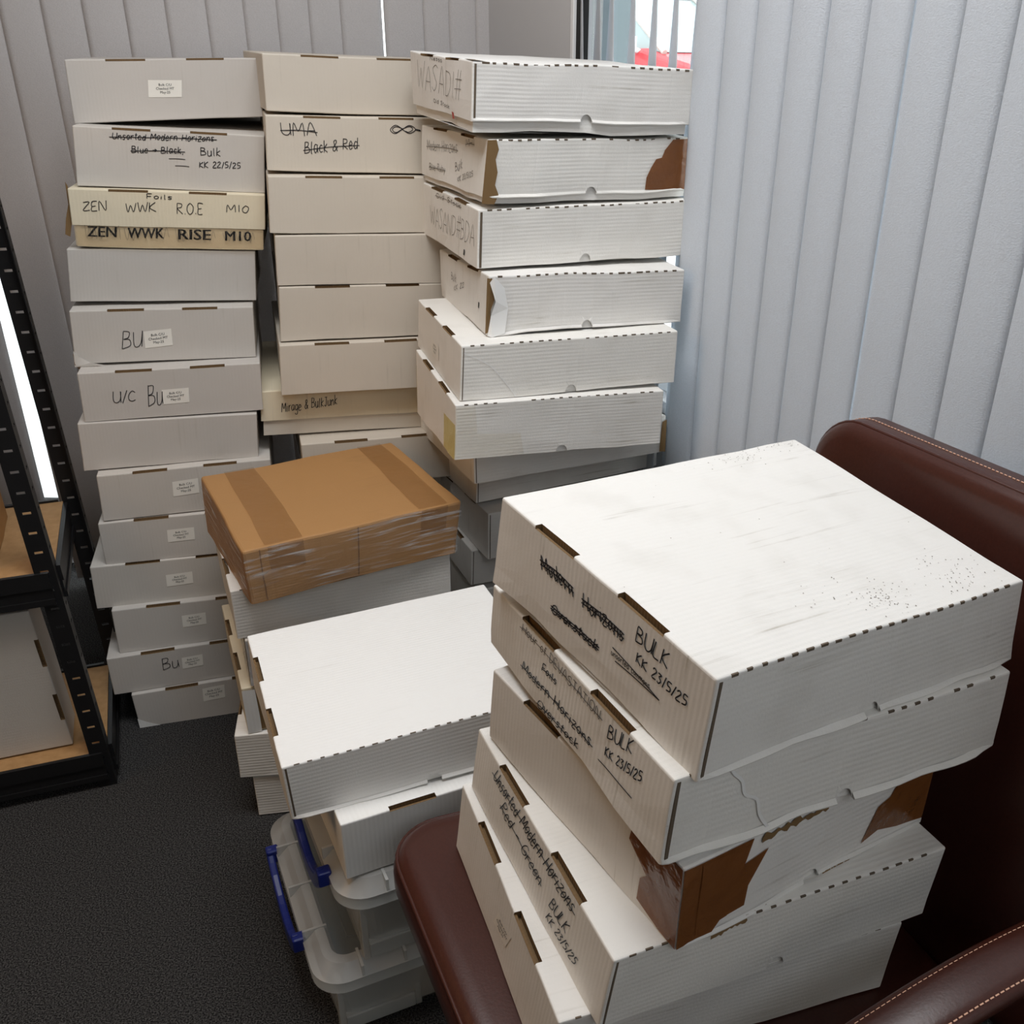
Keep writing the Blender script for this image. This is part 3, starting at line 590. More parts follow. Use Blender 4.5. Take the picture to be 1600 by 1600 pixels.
def lid_mesh(S, mats, name, parent, b=0.0015, slots=True, notch=True, perf=False, seam=False, slotw=None, flare=.001):
    W, D, Ht, r = S.W, S.D, S.H, S.r
    mb = MB(); cache = {}
    sl = [(0.200 * W, 0.398 * W), (0.605 * W, 0.800 * W)] if slots is True else (slots or [])
    sl = [(a, c) for a, c in sl]
    sd, lip, dep = 0.0075, Ht - 0.0035, Ht - 0.009
    r2 = r * .35
    xs = breaks(W, .045, [r2, r, W - r, W - r2] + [q for p in sl for q in p])
    nc, nr = D * .5, .0105
    ys = breaks(D, .045, [r2, r, D - r, D - r2, nc - nr, nc + nr] + ([sd] if sl else []))
    ys = [y for y in ys if not (nc - nr + 1e-6 < y < nc + nr - 1e-6)]
    zs = breaks(Ht - b, .028, [.02, Ht - b - r2, Ht - b - r] + ([lip - b] if sl else []))
    zs = [z + b for z in zs]
    def V(x, y, z, rnd=True):
        k = (round(x, 5), round(y, 5), round(z, 5), rnd)
        if k not in cache: cache[k] = len(mb.v); mb.v.append(S.pt(x, y, z, rnd))
        return cache[k]
    def F(P, mi, ax, rnd=True):
        mb.f.append([V(*p, rnd) for p in P]); mb.mi.append(mi); mb.uv.append([(p[ax[0]], p[ax[1]]) for p in P])
    inslot = lambda x0, x1: any(a - 1e-6 <= x0 and x1 <= c + 1e-6 for a, c in sl)
    for x0, x1 in zip(xs, xs[1:]):
        for y0, y1 in zip(ys, ys[1:]):
            if sl and inslot(x0, x1) and y1 <= sd + 1e-6: continue
            F([(x0, y0, Ht), (x1, y0, Ht), (x1, y1, Ht), (x0, y1, Ht)], 0, (0, 1))
        for z0, z1 in zip(zs, zs[1:]):
            if not (sl and inslot(x0, x1) and z0 >= lip - 1e-6):
                F([(x0, 0, z0), (x1, 0, z0), (x1, 0, z1), (x0, 0, z1)], 0, (0, 2))
            F([(x1, D, z0), (x0, D, z0), (x0, D, z1), (x1, D, z1)], 0, (0, 2))
    for a, c in sl:
        P = [(0, lip), (0, Ht), (sd, Ht), (sd, dep), (.003, dep), (.003, lip)]
        F([(a, y, z) for y, z in P], 2, (1, 2), False); F([(c, y, z) for y, z in reversed(P)], 2, (1, 2), False)
        F([(a, 0, lip), (c, 0, lip), (c, .003, lip), (a, .003, lip)], 2, (0, 1), False)
        F([(a, .003, lip), (c, .003, lip), (c, .003, dep), (a, .003, dep)], 2, (0, 2), False)
        F([(a, .003, dep), (c, .003, dep), (c, sd, dep), (a, sd, dep)], 2, (0, 1), False)
        F([(a, sd, dep), (c, sd, dep), (c, sd, Ht), (a, sd, Ht)], 2, (0, 2), False)
    fl_n = S.off.y
    def FX(x, y, z):
        if not flare or z > b + .021: return x
        k = flare * (1 - (z - b) / .021) * (.55 + 1.1 * abs(noise.noise(Vector((y * 9, fl_n, 0))))) * min(1, max(0, (D - y) / .03), max(0, y / .012))
        return x + k
    for x, fl in ((W, False), (0, True)):
        for y0, y1 in zip(ys, ys[1:]):
            for i, (z0, z1) in enumerate(zip(zs, zs[1:])):
                if notch and i == 0 and abs(y0 - (nc - nr)) < 1e-6:
                    P = [(x, y0, z0)] + [(x, nc - nr * .97 * math.cos(t), z0 + .0125 * math.sin(t)) for t in [math.pi * j / 10 for j in range(1, 10)]] + [(x, y1, z0), (x, y1, z1), (x, y0, z1)]
                else:
                    P = [(x, y0, z0), (x, y1, z0), (x, y1, z1), (x, y0, z1)]
                F(P[::-1] if fl else P, 0, (2, 1))
    t = .0042                                # turned-in hem along the bottom
    for x0, x1 in zip(xs, xs[1:]):
        F([(x0, 0, b), (x1, 0, b), (min(max(x1, t), W - t), t, b), (min(max(x0, t), W - t), t, b)], 0, (0, 1))
    for y0, y1 in zip(ys, ys[1:]):
        if notch and abs(y0 - (nc - nr)) < 1e-6: continue
        F([(W, y0, b), (W, y1, b), (W - t, min(max(y1, t), D - t), b + .0025), (W - t, min(max(y0, t), D - t), b + .0025)], 0, (0, 1))
    if flare > .0015:                         # the bottom edge of the near side is splayed out into a lip
        prev = None
        for y0, y1 in zip(ys, ys[1:]):
            if notch and abs(y0 - (nc - nr)) < 1e-6: continue
            n_ = 3
            for q in range(n_):
                ya, yb = y0 + (y1 - y0) * q / n_, y0 + (y1 - y0) * (q + 1) / n_
                fa, fb = FX(W, ya, b), FX(W, yb, b)
                F([(W + .0002, ya, b + .0052), (fa, ya, b + .0016), (fb, yb, b + .0016), (W + .0002, yb, b + .0052)], 0, (2, 1))
                F([(fa, ya, b + .0016), (fa - .0004, ya, b), (fb - .0004, yb, b), (fb, yb, b + .0016)], 0, (2, 1))
                F([(fa - .0004, ya, b), (W - .001, ya, b), (W - .001, yb, b), (fb - .0004, yb, b)], 0, (2, 1))
    rr = random.Random(int(S.off.x * 100) + 5)
    def chip(x0, x1, y0, y1, z0, z1):
        mb.hexa([S.pt(x, y, z, False) for z in (z0, z1) for x, y in ((x0, y0), (x1, y0), (x1, y1), (x0, y1))], 1)
    if perf:                                 # the perforated fold along the long upper edge
        y = .016
        while y < D - .02:
            L = rr.uniform(.0055, .0085) * (1.0 if perf < 1.5 or rr.random() > .25 else 1.5)
            q = rr.uniform(-.0004, .0004)
            if rr.random() > .12: chip(W - .0016, W + .0001, y, y + L, Ht - .0020 * perf + q, Ht - .0001 + q)
            y += .0172
    if seam:                                 # cut end of the front panel seen from the side
        chip(W - .0015, W + .0005, .0036, .0036 + .0016 * seam, b + .001, Ht - .0035)
    return mb.build(name, mats, parent, recalc=False)


def ribbon(mb, pts, w, S, face, off, mi=0):
    """a pen stroke lying on a face of the box"""
    L = []; R = []
    for i, p in enumerate(pts):
        a = pts[max(i - 1, 0)]; c = pts[min(i + 1, len(pts) - 1)]
        dx, dy = c[0] - a[0], c[1] - a[1]; l = math.hypot(dx, dy) or 1
        nx, ny = -dy / l * w / 2, dx / l * w / 2
        L.append((p[0] + nx, p[1] + ny)); R.append((p[0] - nx, p[1] - ny))
    b = len(mb.v)
    for p in L + R: mb.v.append(S.on(face, p[0], p[1], off))
    n = len(pts)
    for i in range(n - 1):
        mb.f.append([b + i, b + n + i, b + n + i + 1, b + i + 1]); mb.mi.append(mi); mb.uv.append(None)


def smooth_line(P, n=4):
    if len(P) < 3: 
        return [(P[0][0] + (P[-1][0] - P[0][0]) * t / 6, P[0][1] + (P[-1][1] - P[0][1]) * t / 6) for t in range(7)]
    out = []
    for i in range(len(P) - 1):
        p0 = P[max(i - 1, 0)]; p1 = P[i]; p2 = P[i + 1]; p3 = P[min(i + 2, len(P) - 1)]
        for k in range(n):
            t = k / n
            out.append(tuple(.5 * (2 * p1[j] + (p2[j] - p0[j]) * t + (2 * p0[j] - 5 * p1[j] + 4 * p2[j] - p3[j]) * t * t + (3 * p1[j] - p0[j] - 3 * p2[j] + p3[j]) * t ** 3) for j in (0, 1)))
    out.append(P[-1]); return out


G = {}
def g(ch, w, *strokes): G[ch] = (w, [[tuple(map(float, p.split(','))) for p in s.split()] for s in strokes])
g('A', 4, '0,0 2,6 4,0', '.8,2.2 3.3,2.2'); g('B', 3.6, '0,0 .1,6', '0,6 2.4,5.6 2.2,3.6 .2,3.2 2.8,2.8 3.2,.8 0,0'); g('C', 3.4, '3.4,5 1.8,6 .2,4 .3,1.4 1.8,0 3.4,.8')
g('D', 4, '.2,0 .2,6', '.2,6 3,5.2 3.6,2.6 2,.4 .2,0'); g('E', 3, '2.8,6 .2,6 .1,3.1 2.2,3.1', '.1,3.1 0,0 2.9,0'); g('F', 3, '2.8,6 .2,6 .1,3 2.2,3', '.1,3 .1,0')
g('G', 3.8, '3.4,5 1.8,6 .2,4 .3,1.4 1.8,0 3.5,1 3.5,2.8 2,2.7'); g('H', 4, '0,0 .2,6', '3.6,0 3.5,6', '.1,3 3.5,3.1'); g('I', 1, '.5,0 .5,6'); g('J', 3, '.4,6 3,6', '2,6 1.9,1.2 .9,0 0,1'); g('K', 3.6, '0,0 .2,6', '3.2,6 .3,2.8 3.5,0')
g('L', 3, '.2,6 0,.3 2.8,0'); g('M', 4.6, '0,0 .4,6 2.2,2 4,6 4.4,0'); g('N', 4, '0,0 .2,6 3.4,0 3.7,6'); g('O', 4, '2,6 .4,4.8 .1,2.2 1.6,0 3.4,1.2 3.7,4 2,6'); g('R', 3.6, '0,0 .1,6', '0,5.9 2.8,5.4 2.4,3.4 .1,3 3.4,0')
g('S', 3.4, '3.2,5.2 1.8,6 .3,4.8 1.6,3.3 3,1.8 1.6,0 0,.9'); g('T', 3.6, '0,6 3.6,6', '1.8,6 1.8,0'); g('U', 3.8, '0,6 .2,1.4 1.8,0 3.4,1.4 3.6,6', '3.6,6 3.7,0'); g('V', 3.8, '0,6 1.9,0 3.8,6'); g('W', 5.4, '0,6 1.2,0 2.6,4.4 4,0 5.3,6')
g('Z', 3.8, '.2,5.8 3.4,6 .2,.2 3.8,0'); g('0', 3.4, '1.7,6 .2,3.6 .5,.8 1.8,0 3.1,2 2.9,4.8 1.7,6'); g('1', 1.4, '.7,6 .7,0'); g('2', 3.2, '.2,4.8 1.6,6 2.8,4.6 .1,.2 3.2,.2'); g('3', 3.2, '.3,5.5 2.6,5.4 1.2,3.4 2.8,2 1.4,0 .1,.8')
g('5', 3.2, '3,6 .8,6 .5,3.4 2.6,3 2.6,.8 .2,0'); g('/', 2, '.1,-.6 1.9,6.4'); g('.', 1, '.4,0 .6,.3'); g(',', 1, '.6,.4 .2,-1'); g('-', 3, '.3,2.8 2.7,2.9'); g('>', 3.4, '0,3 3,3', '1.8,4.4 3.2,3 1.8,1.6'); g('&', 3.6, '3.4,0 .8,4.6 1.8,6 2.6,4.6 .2,1.6 1.4,0 3.4,2.4'); g('#', 4, '1,0 1.6,6', '2.6,0 3.2,6', '0,2 4,2.2', '.2,4 4,4.2')
g('a', 3, '2.6,3.6 1,4 .1,2 1,0 2.4,1.4 2.6,4', '2.5,2 2.9,0'); g('b', 3, '.2,6 .2,.2', '.2,2.8 1.6,3.9 2.7,2 1.6,0 .2,.4'); g('c', 2.6, '2.4,3.3 1.2,4 .1,2 1,0 2.5,.6'); g('d', 3, '2.4,3.4 1,4 .1,2 1,0 2.5,1.2', '2.6,6 2.6,0'); g('e', 2.8, '.2,2 2.4,2.3 1.4,4 .1,2 .9,0 2.6,.6')
g('f', 2.2, '2.2,5.6 1.3,6 .8,4 .8,0', '0,3.6 1.9,3.7'); g('g', 3, '2.5,3.5 1,4 .1,2 1,.3 2.5,1.6', '2.6,4 2.5,-1.4 1,-2.2 .1,-1.2'); g('h', 3, '.2,6 .1,0', '.1,2.6 1.6,4 2.5,2.6 2.6,0'); g('i', 1.2, '.5,4 .5,0', '.5,5.3 .6,5.6'); g('j', 1.6, '1,4 .9,-1.4 0,-2'); g('k', 2.8, '.2,6 .1,0', '2.4,4 .3,1.8 2.6,0'); g('l', 1.4, '.5,6 .4,.5 1,0')
g('m', 4.4, '.1,4 .2,0', '.2,2.6 1.3,4 2,2.6 2,0', '2,2.6 3.2,4 3.9,2.6 4.1,0'); g('n', 3, '.1,4 .2,0', '.2,2.4 1.6,4 2.5,2.6 2.6,0'); g('o', 2.8, '1.4,4 .1,2.2 1,0 2.4,1.2 2.4,3 1.4,4'); g('r', 2.3, '.1,4 .2,0', '.2,2.4 1,3.8 2.2,3.8'); g('s', 2.4, '2.2,3.5 .9,4 .3,3 2,1.4 1.2,0 .1,.5'); g('t', 2, '.9,5.4 .9,.6 1.6,0', '0,3.8 1.9,3.9'); g('u', 3, '.1,4 .2,.8 1.3,0 2.4,1.4 2.5,4', '2.5,4 2.7,0'); g('v', 2.6, '0,4 1.2,0 2.5,4'); g('y', 2.8, '0,4 1.2,.6', '2.6,4 .6,-2'); g('z', 2.8, '.1,4 2.5,4 .1,0 2.7,0')
g('p', 3, '.2,4 .1,-2', '.2,3 1.6,4 2.6,2 1.4,0 .2,.6'); g('∞', 9, '4.4,3 2,5.2 .2,3 2,.8 4.4,3 6.8,5.2 8.8,3 6.8,.8 4.4,3', '4.6,3.2 2.2,4.6 .9,3 2.2,1.4 4.6,3.4 6.9,4.6 8,3 6.6,1.6 5.6,2.2', '8.8,3.2 10.4,2.6', '8.8,2.6 10.4,2'); g(' ', 2.2)


def handwriting(mb, S, txt, a, b, c, width, jit, off=.0007):
    """text whose baseline runs from a to b, cap height reaching c from a (fractions of the face)"""
    W, H = S.W, S.H; rr = random.Random(hash_(txt))
    A = Vector((a[0] * W, a[1] * H)); B = Vector((b[0] * W, b[1] * H)); Cc = Vector((c[0] * W, c[1] * H))
    tot = sum(G[ch][0] + .8 for ch in txt) - .8
    ex = (B - A) / tot; ey = (Cc - A) / 6
    x = 0
    for ch in txt:
        w, strokes = G[ch]; dy = rr.uniform(-.35, .35); sc = rr.uniform(.92, 1.08)
        for s in strokes:
            P = [(x + p[0] + rr.uniform(-jit, jit), p[1] * sc + dy + rr.uniform(-jit, jit)) for p in s]
            Q = smooth_line(P)
            ribbon(mb, [tuple(A + ex * q[0] + ey * q[1]) for q in Q], width, S, 'front', off)
        x += w + .8


def hash_(s):
    v = 7
    for ch in s: v = (v * 31 + ord(ch)) % 100003
    return v


FONT = {}
def printed(txt, bold):
    """flat outline letters, unit cap height, as (verts, faces, width)"""
    k = (txt, bold)
    if k not in FONT:
        cu = bpy.data.curves.new('letters', 'FONT'); cu.body = txt; cu.size = 1.0; cu.offset = 0.0; cu.resolution_u = 2
        o = bpy.data.objects.new('letters', cu); COL.objects.link(o)
        dg = bpy.context.evaluated_depsgraph_get(); me = bpy.data.meshes.new_from_object(o.evaluated_get(dg))
        vs = [(v.co.x, v.co.y) for v in me.vertices]; fs = [tuple(p.vertices) for p in me.polygons]
        bpy.data.objects.remove(o); bpy.data.curves.remove(cu); bpy.data.meshes.remove(me)
        x0 = min(v[0] for v in vs); x1 = max(v[0] for v in vs); h = max(v[1] for v in vs)
        FONT[k] = ([((x - x0) / h, y / h) for x, y in vs], fs, (x1 - x0) / h)
    return FONT[k]


def print_on(mb, S, face, txt, A, ex, ey, bold=False, off=.0009):
    vs, fs, w = printed(txt, bold)
    mb.add([S.on(face, *(A + ex * x + ey * y), off) for x, y in vs], fs)


def patch(S, face, poly, m, name, parent, off=.0006, frac=True, n=10):
    """a flat piece (tape, label) laid on one face; outline in fractions of the face"""
    w = {'front': S.W, 'side': S.D, 'left': S.D, 'top': S.W}[face]; h = S.D if face == 'top' else S.H
    P = [(p[0] * w, p[1] * h) for p in poly]
    Q = []
    for i in range(len(P)):
        a, b = P[i], P[(i + 1) % len(P)]
        k = max(1, int(math.hypot(b[0] - a[0], b[1] - a[1]) / .02))
        Q += [(a[0] + (b[0] - a[0]) * t / k, a[1] + (b[1] - a[1]) * t / k) for t in range(k)]
    mb = MB()
    mb.add([S.on(face, u, v, off) for u, v in Q], [tuple(range(len(Q)))], 0, [[(u, v) for u, v in Q]])
    return mb.build(name, m, parent, recalc=False)


def root_of(S, name, label, cat, group):
    A, B = S.C[0], S.C[1]; a = math.atan2(B.y - A.y, B.x - A.x)
    c = (S.C[0] + S.C[1] + S.C[2] + S.C[3]) / 4; c.z = min(p.z for p in S.C[:4])
    return empty(name, c, a, label, cat, group)


def mini_label(S, root, q):
    """the small printed sticker: three lines"""
    (u0, v0), (u1, v1), (u2, v2) = q; W, H = S.W, S.H
    A = Vector((u0 * W, v0 * H)); B = Vector((u1 * W, v1 * H)); C = Vector((u2 * W, v2 * H)); ex = B - A; ey = C - A
    P = [A, B, B + ey, C]
    st = patch(S, 'front', [(p.x / W, p.y / H) for p in P], M['sticker'], 'sticker', root, .0006)
    mb = MB()
    lx = ex.normalized(); ly = ey.normalized(); hgt = ey.length * .145
    for i, t in enumerate(('Bulk C/U', 'Checked MT', 'May-25')):
        w = printed(t, False)[2]
        p = A + ex * .5 + ey * (.66 - .22 * i) - lx * w * hgt * .5
        print_on(mb, S, 'front', t, p, lx * hgt, ly * hgt)
    mb.build('label_text', M['print'], st, recalc=False)


def card_box(key, C, label, group, m='white', cat='box', wear=.0012, seed=1, b=.0015, slots=True, notch=True, perf=1, seam=0, base=True, name='storage_box', basem=None, flare=.0012):
    S = Shape(C, wear, seed)
    root = root_of(S, name, label, cat, group)
    lid = lid_mesh(S, [M[m], M['edge'], M['slot']], 'lid', root, b, slots, notch, perf, seam, flare=flare)
    if base:
        t = .0048; zt = S.H - .012; mb = MB(); W, D = S.W, S.D
        for z0, z1 in ((0, max(b, .02)), (max(b, .02), zt)):
            for (x0, y0, x1, y1, ax) in ((t, t, W - t, t, 0), (W - t, t, W - t, D - t, 1), (W - t, D - t, t, D - t, 0), (t, D - t, t, t, 1)):
                n = 8
                for i in range(n):
                    xa, ya, xb, yb = [x0 + (x1 - x0) * i / n, y0 + (y1 - y0) * i / n, x0 + (x1 - x0) * (i + 1) / n, y0 + (y1 - y0) * (i + 1) / n]
                    P = [(xa, ya, z0), (xb, yb, z0), (xb, yb, z1), (xa, ya, z1)]
                    mb.add([S.pt(*p, False) for p in P], [(0, 1, 2, 3)], 0, [[(p[2], p[1]) if ax else (p[0], p[2]) for p in P]])
        mb.add([S.pt(x, y, .0, False) for x, y in ((t, t), (t, D - t), (W - t, D - t), (W - t, t))], [(0, 1, 2, 3)])
        mb.build('base', M[basem or m], root, recalc=False)
    for o in STICKERS.get(key, ()) and [STICKERS[key]]: mini_label(S, root, o)
    wr = [w for w in WRITING if w[0] == key]
    if wr:
        for _, t, a, bb, c, fl in wr:
            ink = MB(); faint = MB(); prn = MB()
            tgt = faint if 't' in fl else ink
            wd = .0010 if 't' in fl else .0014
            A = Vector((a[0] * S.W, a[1] * S.H)); B = Vector((bb[0] * S.W, bb[1] * S.H)); Cc = Vector((c[0] * S.W, c[1] * S.H)); ey = Cc - A
            if fl == 'p':
                vs = printed(t, True); k = (B - A).length / vs[2]; ex = (B - A).normalized() * k
                for q in (-.035, .0, .035): print_on(prn, S, 'front', t, A + ex * q, ex, ey, True, .0009 + q * .002)
                rr = random.Random(hash_(t)); P = []
                for i in range(16): P.append(tuple(A + (B - A) * (-.1 + 1.25 * i / 15) + ey * (rr.uniform(-.25, .2) if i % 2 else rr.uniform(.8, 1.15))))
                ribbon(faint, smooth_line(P), .0006, S, 'front', .0011)
                prn.build('printed_word', M['print'], root, recalc=False); faint.build('scribble', M['pencil'], root, recalc=False)
                continue
            if fl == 'l':
                ribbon(ink, smooth_line([tuple(A), tuple((A + B) / 2 + ey * .05), tuple(B)]), .0012, S, 'front', .0007); ink.build('pen_line', M['ink'], root, recalc=False); continue
            handwriting(tgt, S, t, a, bb, c, wd, .16)
            for q in range(fl.count('s')):
                f = .30 + .28 * q
                ribbon(tgt, smooth_line([tuple(A - (B - A) * .03 + ey * f), tuple((A + B) * .5 + ey * (f + .08)), tuple(B + (B - A) * .03 + ey * (f - .04))]), wd, S, 'front', .0009)
            if fl.count('s') == 2:
                rr = random.Random(hash_(t) + 3); P = []
                for i in range(14): P.append(tuple(A + (B - A) * i / 13 + ey * (.62 if i % 2 else .12)))
                ribbon(tgt, smooth_line(P), wd * .8, S, 'front', .0010)
            if ink.v: ink.build('handwriting', M['ink'], root, recalc=False)
            if faint.v: faint.build('handwriting', M['pencil'], root, recalc=False)
    return root, S


def cuboid(A, yaw, W, D, z0, H, tilt=(0, 0)):
    ex = Vector((math.cos(yaw), math.sin(yaw), 0)); ey = Vector((-ex.y, ex.x, 0)); A = Vector((A[0], A[1], 0))
    return [A + ex * u * W + ey * v * D + UP * (z0 + z) for z in (0, H) for u, v in ((0, 0), (1, 0), (1, 1), (0, 1))]


# left tower -------------------------------------------------------------
GL = 'flat white card boxes of the left tower'
LEFT = {
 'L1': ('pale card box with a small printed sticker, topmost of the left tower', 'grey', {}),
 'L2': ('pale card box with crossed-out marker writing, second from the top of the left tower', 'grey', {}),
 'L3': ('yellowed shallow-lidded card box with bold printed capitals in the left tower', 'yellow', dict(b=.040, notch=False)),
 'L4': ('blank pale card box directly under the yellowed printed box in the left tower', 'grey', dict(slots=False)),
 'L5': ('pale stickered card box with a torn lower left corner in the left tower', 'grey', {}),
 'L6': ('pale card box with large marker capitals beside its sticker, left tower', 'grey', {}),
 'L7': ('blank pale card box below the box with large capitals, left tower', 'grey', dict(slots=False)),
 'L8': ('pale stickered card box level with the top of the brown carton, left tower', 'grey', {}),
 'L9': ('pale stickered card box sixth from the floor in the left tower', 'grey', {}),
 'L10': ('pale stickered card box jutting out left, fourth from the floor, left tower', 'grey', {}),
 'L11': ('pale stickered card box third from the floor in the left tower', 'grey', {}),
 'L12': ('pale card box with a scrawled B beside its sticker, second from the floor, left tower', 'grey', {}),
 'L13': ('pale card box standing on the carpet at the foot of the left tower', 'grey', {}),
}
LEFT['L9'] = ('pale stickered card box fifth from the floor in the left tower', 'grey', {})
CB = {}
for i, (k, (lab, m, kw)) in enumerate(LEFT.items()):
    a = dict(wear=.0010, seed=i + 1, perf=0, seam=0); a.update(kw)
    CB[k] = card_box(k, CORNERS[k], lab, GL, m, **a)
r, S = CB['L3']
patch(S, 'front', [(-.044, .20), (-.020, .16), (.0, .45), (.0, 1.02), (-.012, 1.10), (-.010, .72), (-.030, .48)], M['kraft'], 'torn_flap', r, -.010)
patch(S, 'front', [(.01, .02), (.99, .02), (.99, .37), (.01, .37)], tape_mat('aged_tape', (0.74, 0.60, 0.40), .35, .3, (.96, .90, .80)), 'tape_strip', r, .0004)
r, S = CB['L5']
mb = MB()
mb.add([S.on('front', u * S.W, v * S.H, o) for u, v, o in ((.0, .26, .001), (.03, .16, .006), (.09, .05, .009), (.17, -.02, .006), (.10, -.06, .001), (.0, -.06, .0))], [(0, 1, 2, 3, 4, 5)])
mb.add([S.on('front', u * S.W, v * S.H, o) for u, v, o in ((-.005, .22, -.001), (.0, .0, .0015), (.20, -.08, .0015), (.02, -.1, -.002))], [(0, 1, 2, 3)], 1)
mb.build('torn_corner', [M['clean'], M['kraft']], r, recalc=False)
r, S = CB['L13']
patch(S, 'front', [(.0, .35), (.05, .22), (.16, .0), (.0, .0)], M['clean'], 'creased_corner', r, .002)

# centre tower ------------------------------------------------------------
GC = 'flat card boxes of the centre tower'
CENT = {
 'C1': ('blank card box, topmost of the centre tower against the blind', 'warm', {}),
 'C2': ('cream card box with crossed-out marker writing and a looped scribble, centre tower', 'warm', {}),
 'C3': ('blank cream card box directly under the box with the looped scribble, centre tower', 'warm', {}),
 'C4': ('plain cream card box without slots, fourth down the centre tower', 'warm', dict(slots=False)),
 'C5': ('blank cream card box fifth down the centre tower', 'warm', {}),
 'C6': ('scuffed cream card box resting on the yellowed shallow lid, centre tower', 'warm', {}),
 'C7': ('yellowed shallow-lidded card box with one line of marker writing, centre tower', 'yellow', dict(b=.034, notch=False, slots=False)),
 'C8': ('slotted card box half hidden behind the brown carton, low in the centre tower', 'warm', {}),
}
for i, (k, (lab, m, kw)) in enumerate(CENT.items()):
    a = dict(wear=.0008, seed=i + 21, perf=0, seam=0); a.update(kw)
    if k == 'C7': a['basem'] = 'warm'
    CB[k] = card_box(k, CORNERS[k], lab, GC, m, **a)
for i in range(5):
    card_box('', cuboid((-.565 + .006 * i, 1.98), math.radians(16 + i), .335, .39, .4035 - .1008 * i, .0985), 'plain card box hidden low in the centre tower behind the brown carton', 'hidden boxes under the centre tower', 'warm', wear=0, perf=0, seed=30 + i)

# right tower ---------------------------------------------------------------
GR = 'worn card boxes of the right tower'
RIGHT = {
 'R1': ('battered card box with a red ink dot on its end, topmost of the right tower', 'white', dict(perf=1.6, seam=2.2, b=.016, flare=0.004, wear=.0028)),
 'R2': ('battered card box with brown tape on its far end and an open corner, right tower', 'white', dict(perf=1.4, seam=1, b=.010, flare=0.004, wear=.0028)),
 'R3': ('card box with tall scrawled capitals under the brown-taped box, right tower', 'white', dict(perf=1.3, seam=2.4, wear=.0022)),
 'R4': ('card box with a crushed white near corner, fourth down the right tower', 'white', dict(perf=1.5, seam=1, flare=0.003, wear=.0026)),
 'R5': ('clean slotted card box with a long diagonal crease on its side, right tower', 'white', dict(perf=1, seam=1, wear=.0012)),
 'R6': ('card box with yellowed tape round its near corner, right tower', 'white', dict(perf=1, seam=0, wear=.0016)),
 'R7': ('card box with a dark torn far end under the yellow-taped box, right tower', 'white', dict(perf=0, seam=1, notch=False)),
 'R8': ('plain card box second below the yellow-taped box, right tower', 'white', dict(perf=0, seam=1, notch=False)),
 'R9': ('card box jutting forward beside the brown carton corner, low in the right tower', 'white', dict(perf=0, seam=1)),
 'R10': ('lowest visible card box of the right tower, in the gap behind the bright white box', 'white', dict(perf=0, seam=1)),
}
for i, (k, (lab, m, kw)) in enumerate(RIGHT.items()):
    a = dict(seed=i + 41); a.update(kw)
    CB[k] = card_box(k, CORNERS[k], lab, GR, m, **a)
zb = min(c[2] for c in CORNERS['R10'][:4]) - .002
for i in range(3):
    card_box('', cuboid((-.325, 2.16), math.radians(-65), .33, .385, zb - zb / 3 * (i + 1) + .0003, zb / 3 - .002), 'plain card box hidden at the foot of the right tower', 'hidden boxes under the right tower', 'white', wear=0, perf=0, seed=60 + i)
r, S = CB['R1']
patch(S, 'front', [(.70, .10), (.735, .11), (.73, .20), (.70, .21)], M['red'], 'ink_dot', r, .0007)
for hole in (((.86, .006), (1.0, .0), (1.0, .055), (.97, .05), (.93, .035), (.90, .04)), ((.62, .004), (.74, .004), (.73, .022), (.64, .024)), ((.24, .004), (.36, .004), (.35, .02), (.25, .02))):
    patch(S, 'top', hole, M['edge'], 'torn_hole', r, .0008)
for k, dots in (('R3', (.80, .10)), ('R4', (.83, .36))):
    r, S = CB[k]
    patch(S, 'front', [(dots[0], dots[1]), (dots[0] + .02, dots[1]), (dots[0] + .02, dots[1] + .10), (dots[0], dots[1] + .10)], M['ink'], 'ink_dot', r, .0007)
r, S = CB['R2']
mb = MB()
mb.add([S.on('side', u * S.D, v * S.H, .0012) for u, v in ((-.01, .0), (.05, .0), (.065, .15), (.045, .3), (.05, .5), (.035, .7), (.045, .85), (.03, 1.0), (-.01, 1.0))], [tuple(range(9))])
mb.build('open_corner', M['kraft'], r, recalc=False)
patch(S, 'side', [(.768, .16), (.77, .36), (.79, .52), (.815, .66), (.845, .68), (.86, .80), (.90, .97), (1.0, .99), (1.0, .12)], M['browntape'], 'parcel_tape', r, .0012)
patch(S, 'side', [(.90, .45), (1.0, .42), (1.0, .80), (.89, .80)], M['browntape'], 'parcel_tape', r, .0017)
r, S = CB['R4']
mb = MB()
cr = [(0, .02, .003), (.02, .0, .006), (.085, .05, .003), (.10, .45, .002), (.075, .8, .004), (.02, 1.0, .008), (0, .9, .006), (.03, .6, .009), (.012, .35, .007)]
mb.add([S.on('side', u * S.D, v * S.H, o) for u, v, o in cr], [(0, 1, 8), (1, 2, 3, 8), (8, 3, 7), (7, 3, 4), (7, 4, 5, 6)])
mb.build('crushed_corner', M['clean'], r, recalc=False)
mb = MB(); mb.add([S.on('side', u * S.D, v * S.H, .0018) for u, v in ((-.01, .05), (.02, .1), (.01, .4), (.03, .6), (.015, .95), (-.01, .97))], [tuple(range(6))]); mb.build('torn_edge', M['kraft'], r, recalc=False)
r, S = CB['R5']
mb = MB()
ribbon(mb, smooth_line([(.005, .083), (.05, .06), (.085, .02), (.098, .002)]), .0014, S, 'side', .0009); mb.build('crease', M['clean'], r, recalc=False)
r, S = CB['R6']
patch(S, 'front', [(.74, .02), (1.0, .02), (1.0, .64), (.74, .60)], M['yellowtape'], 'aged_tape', r, .0008)
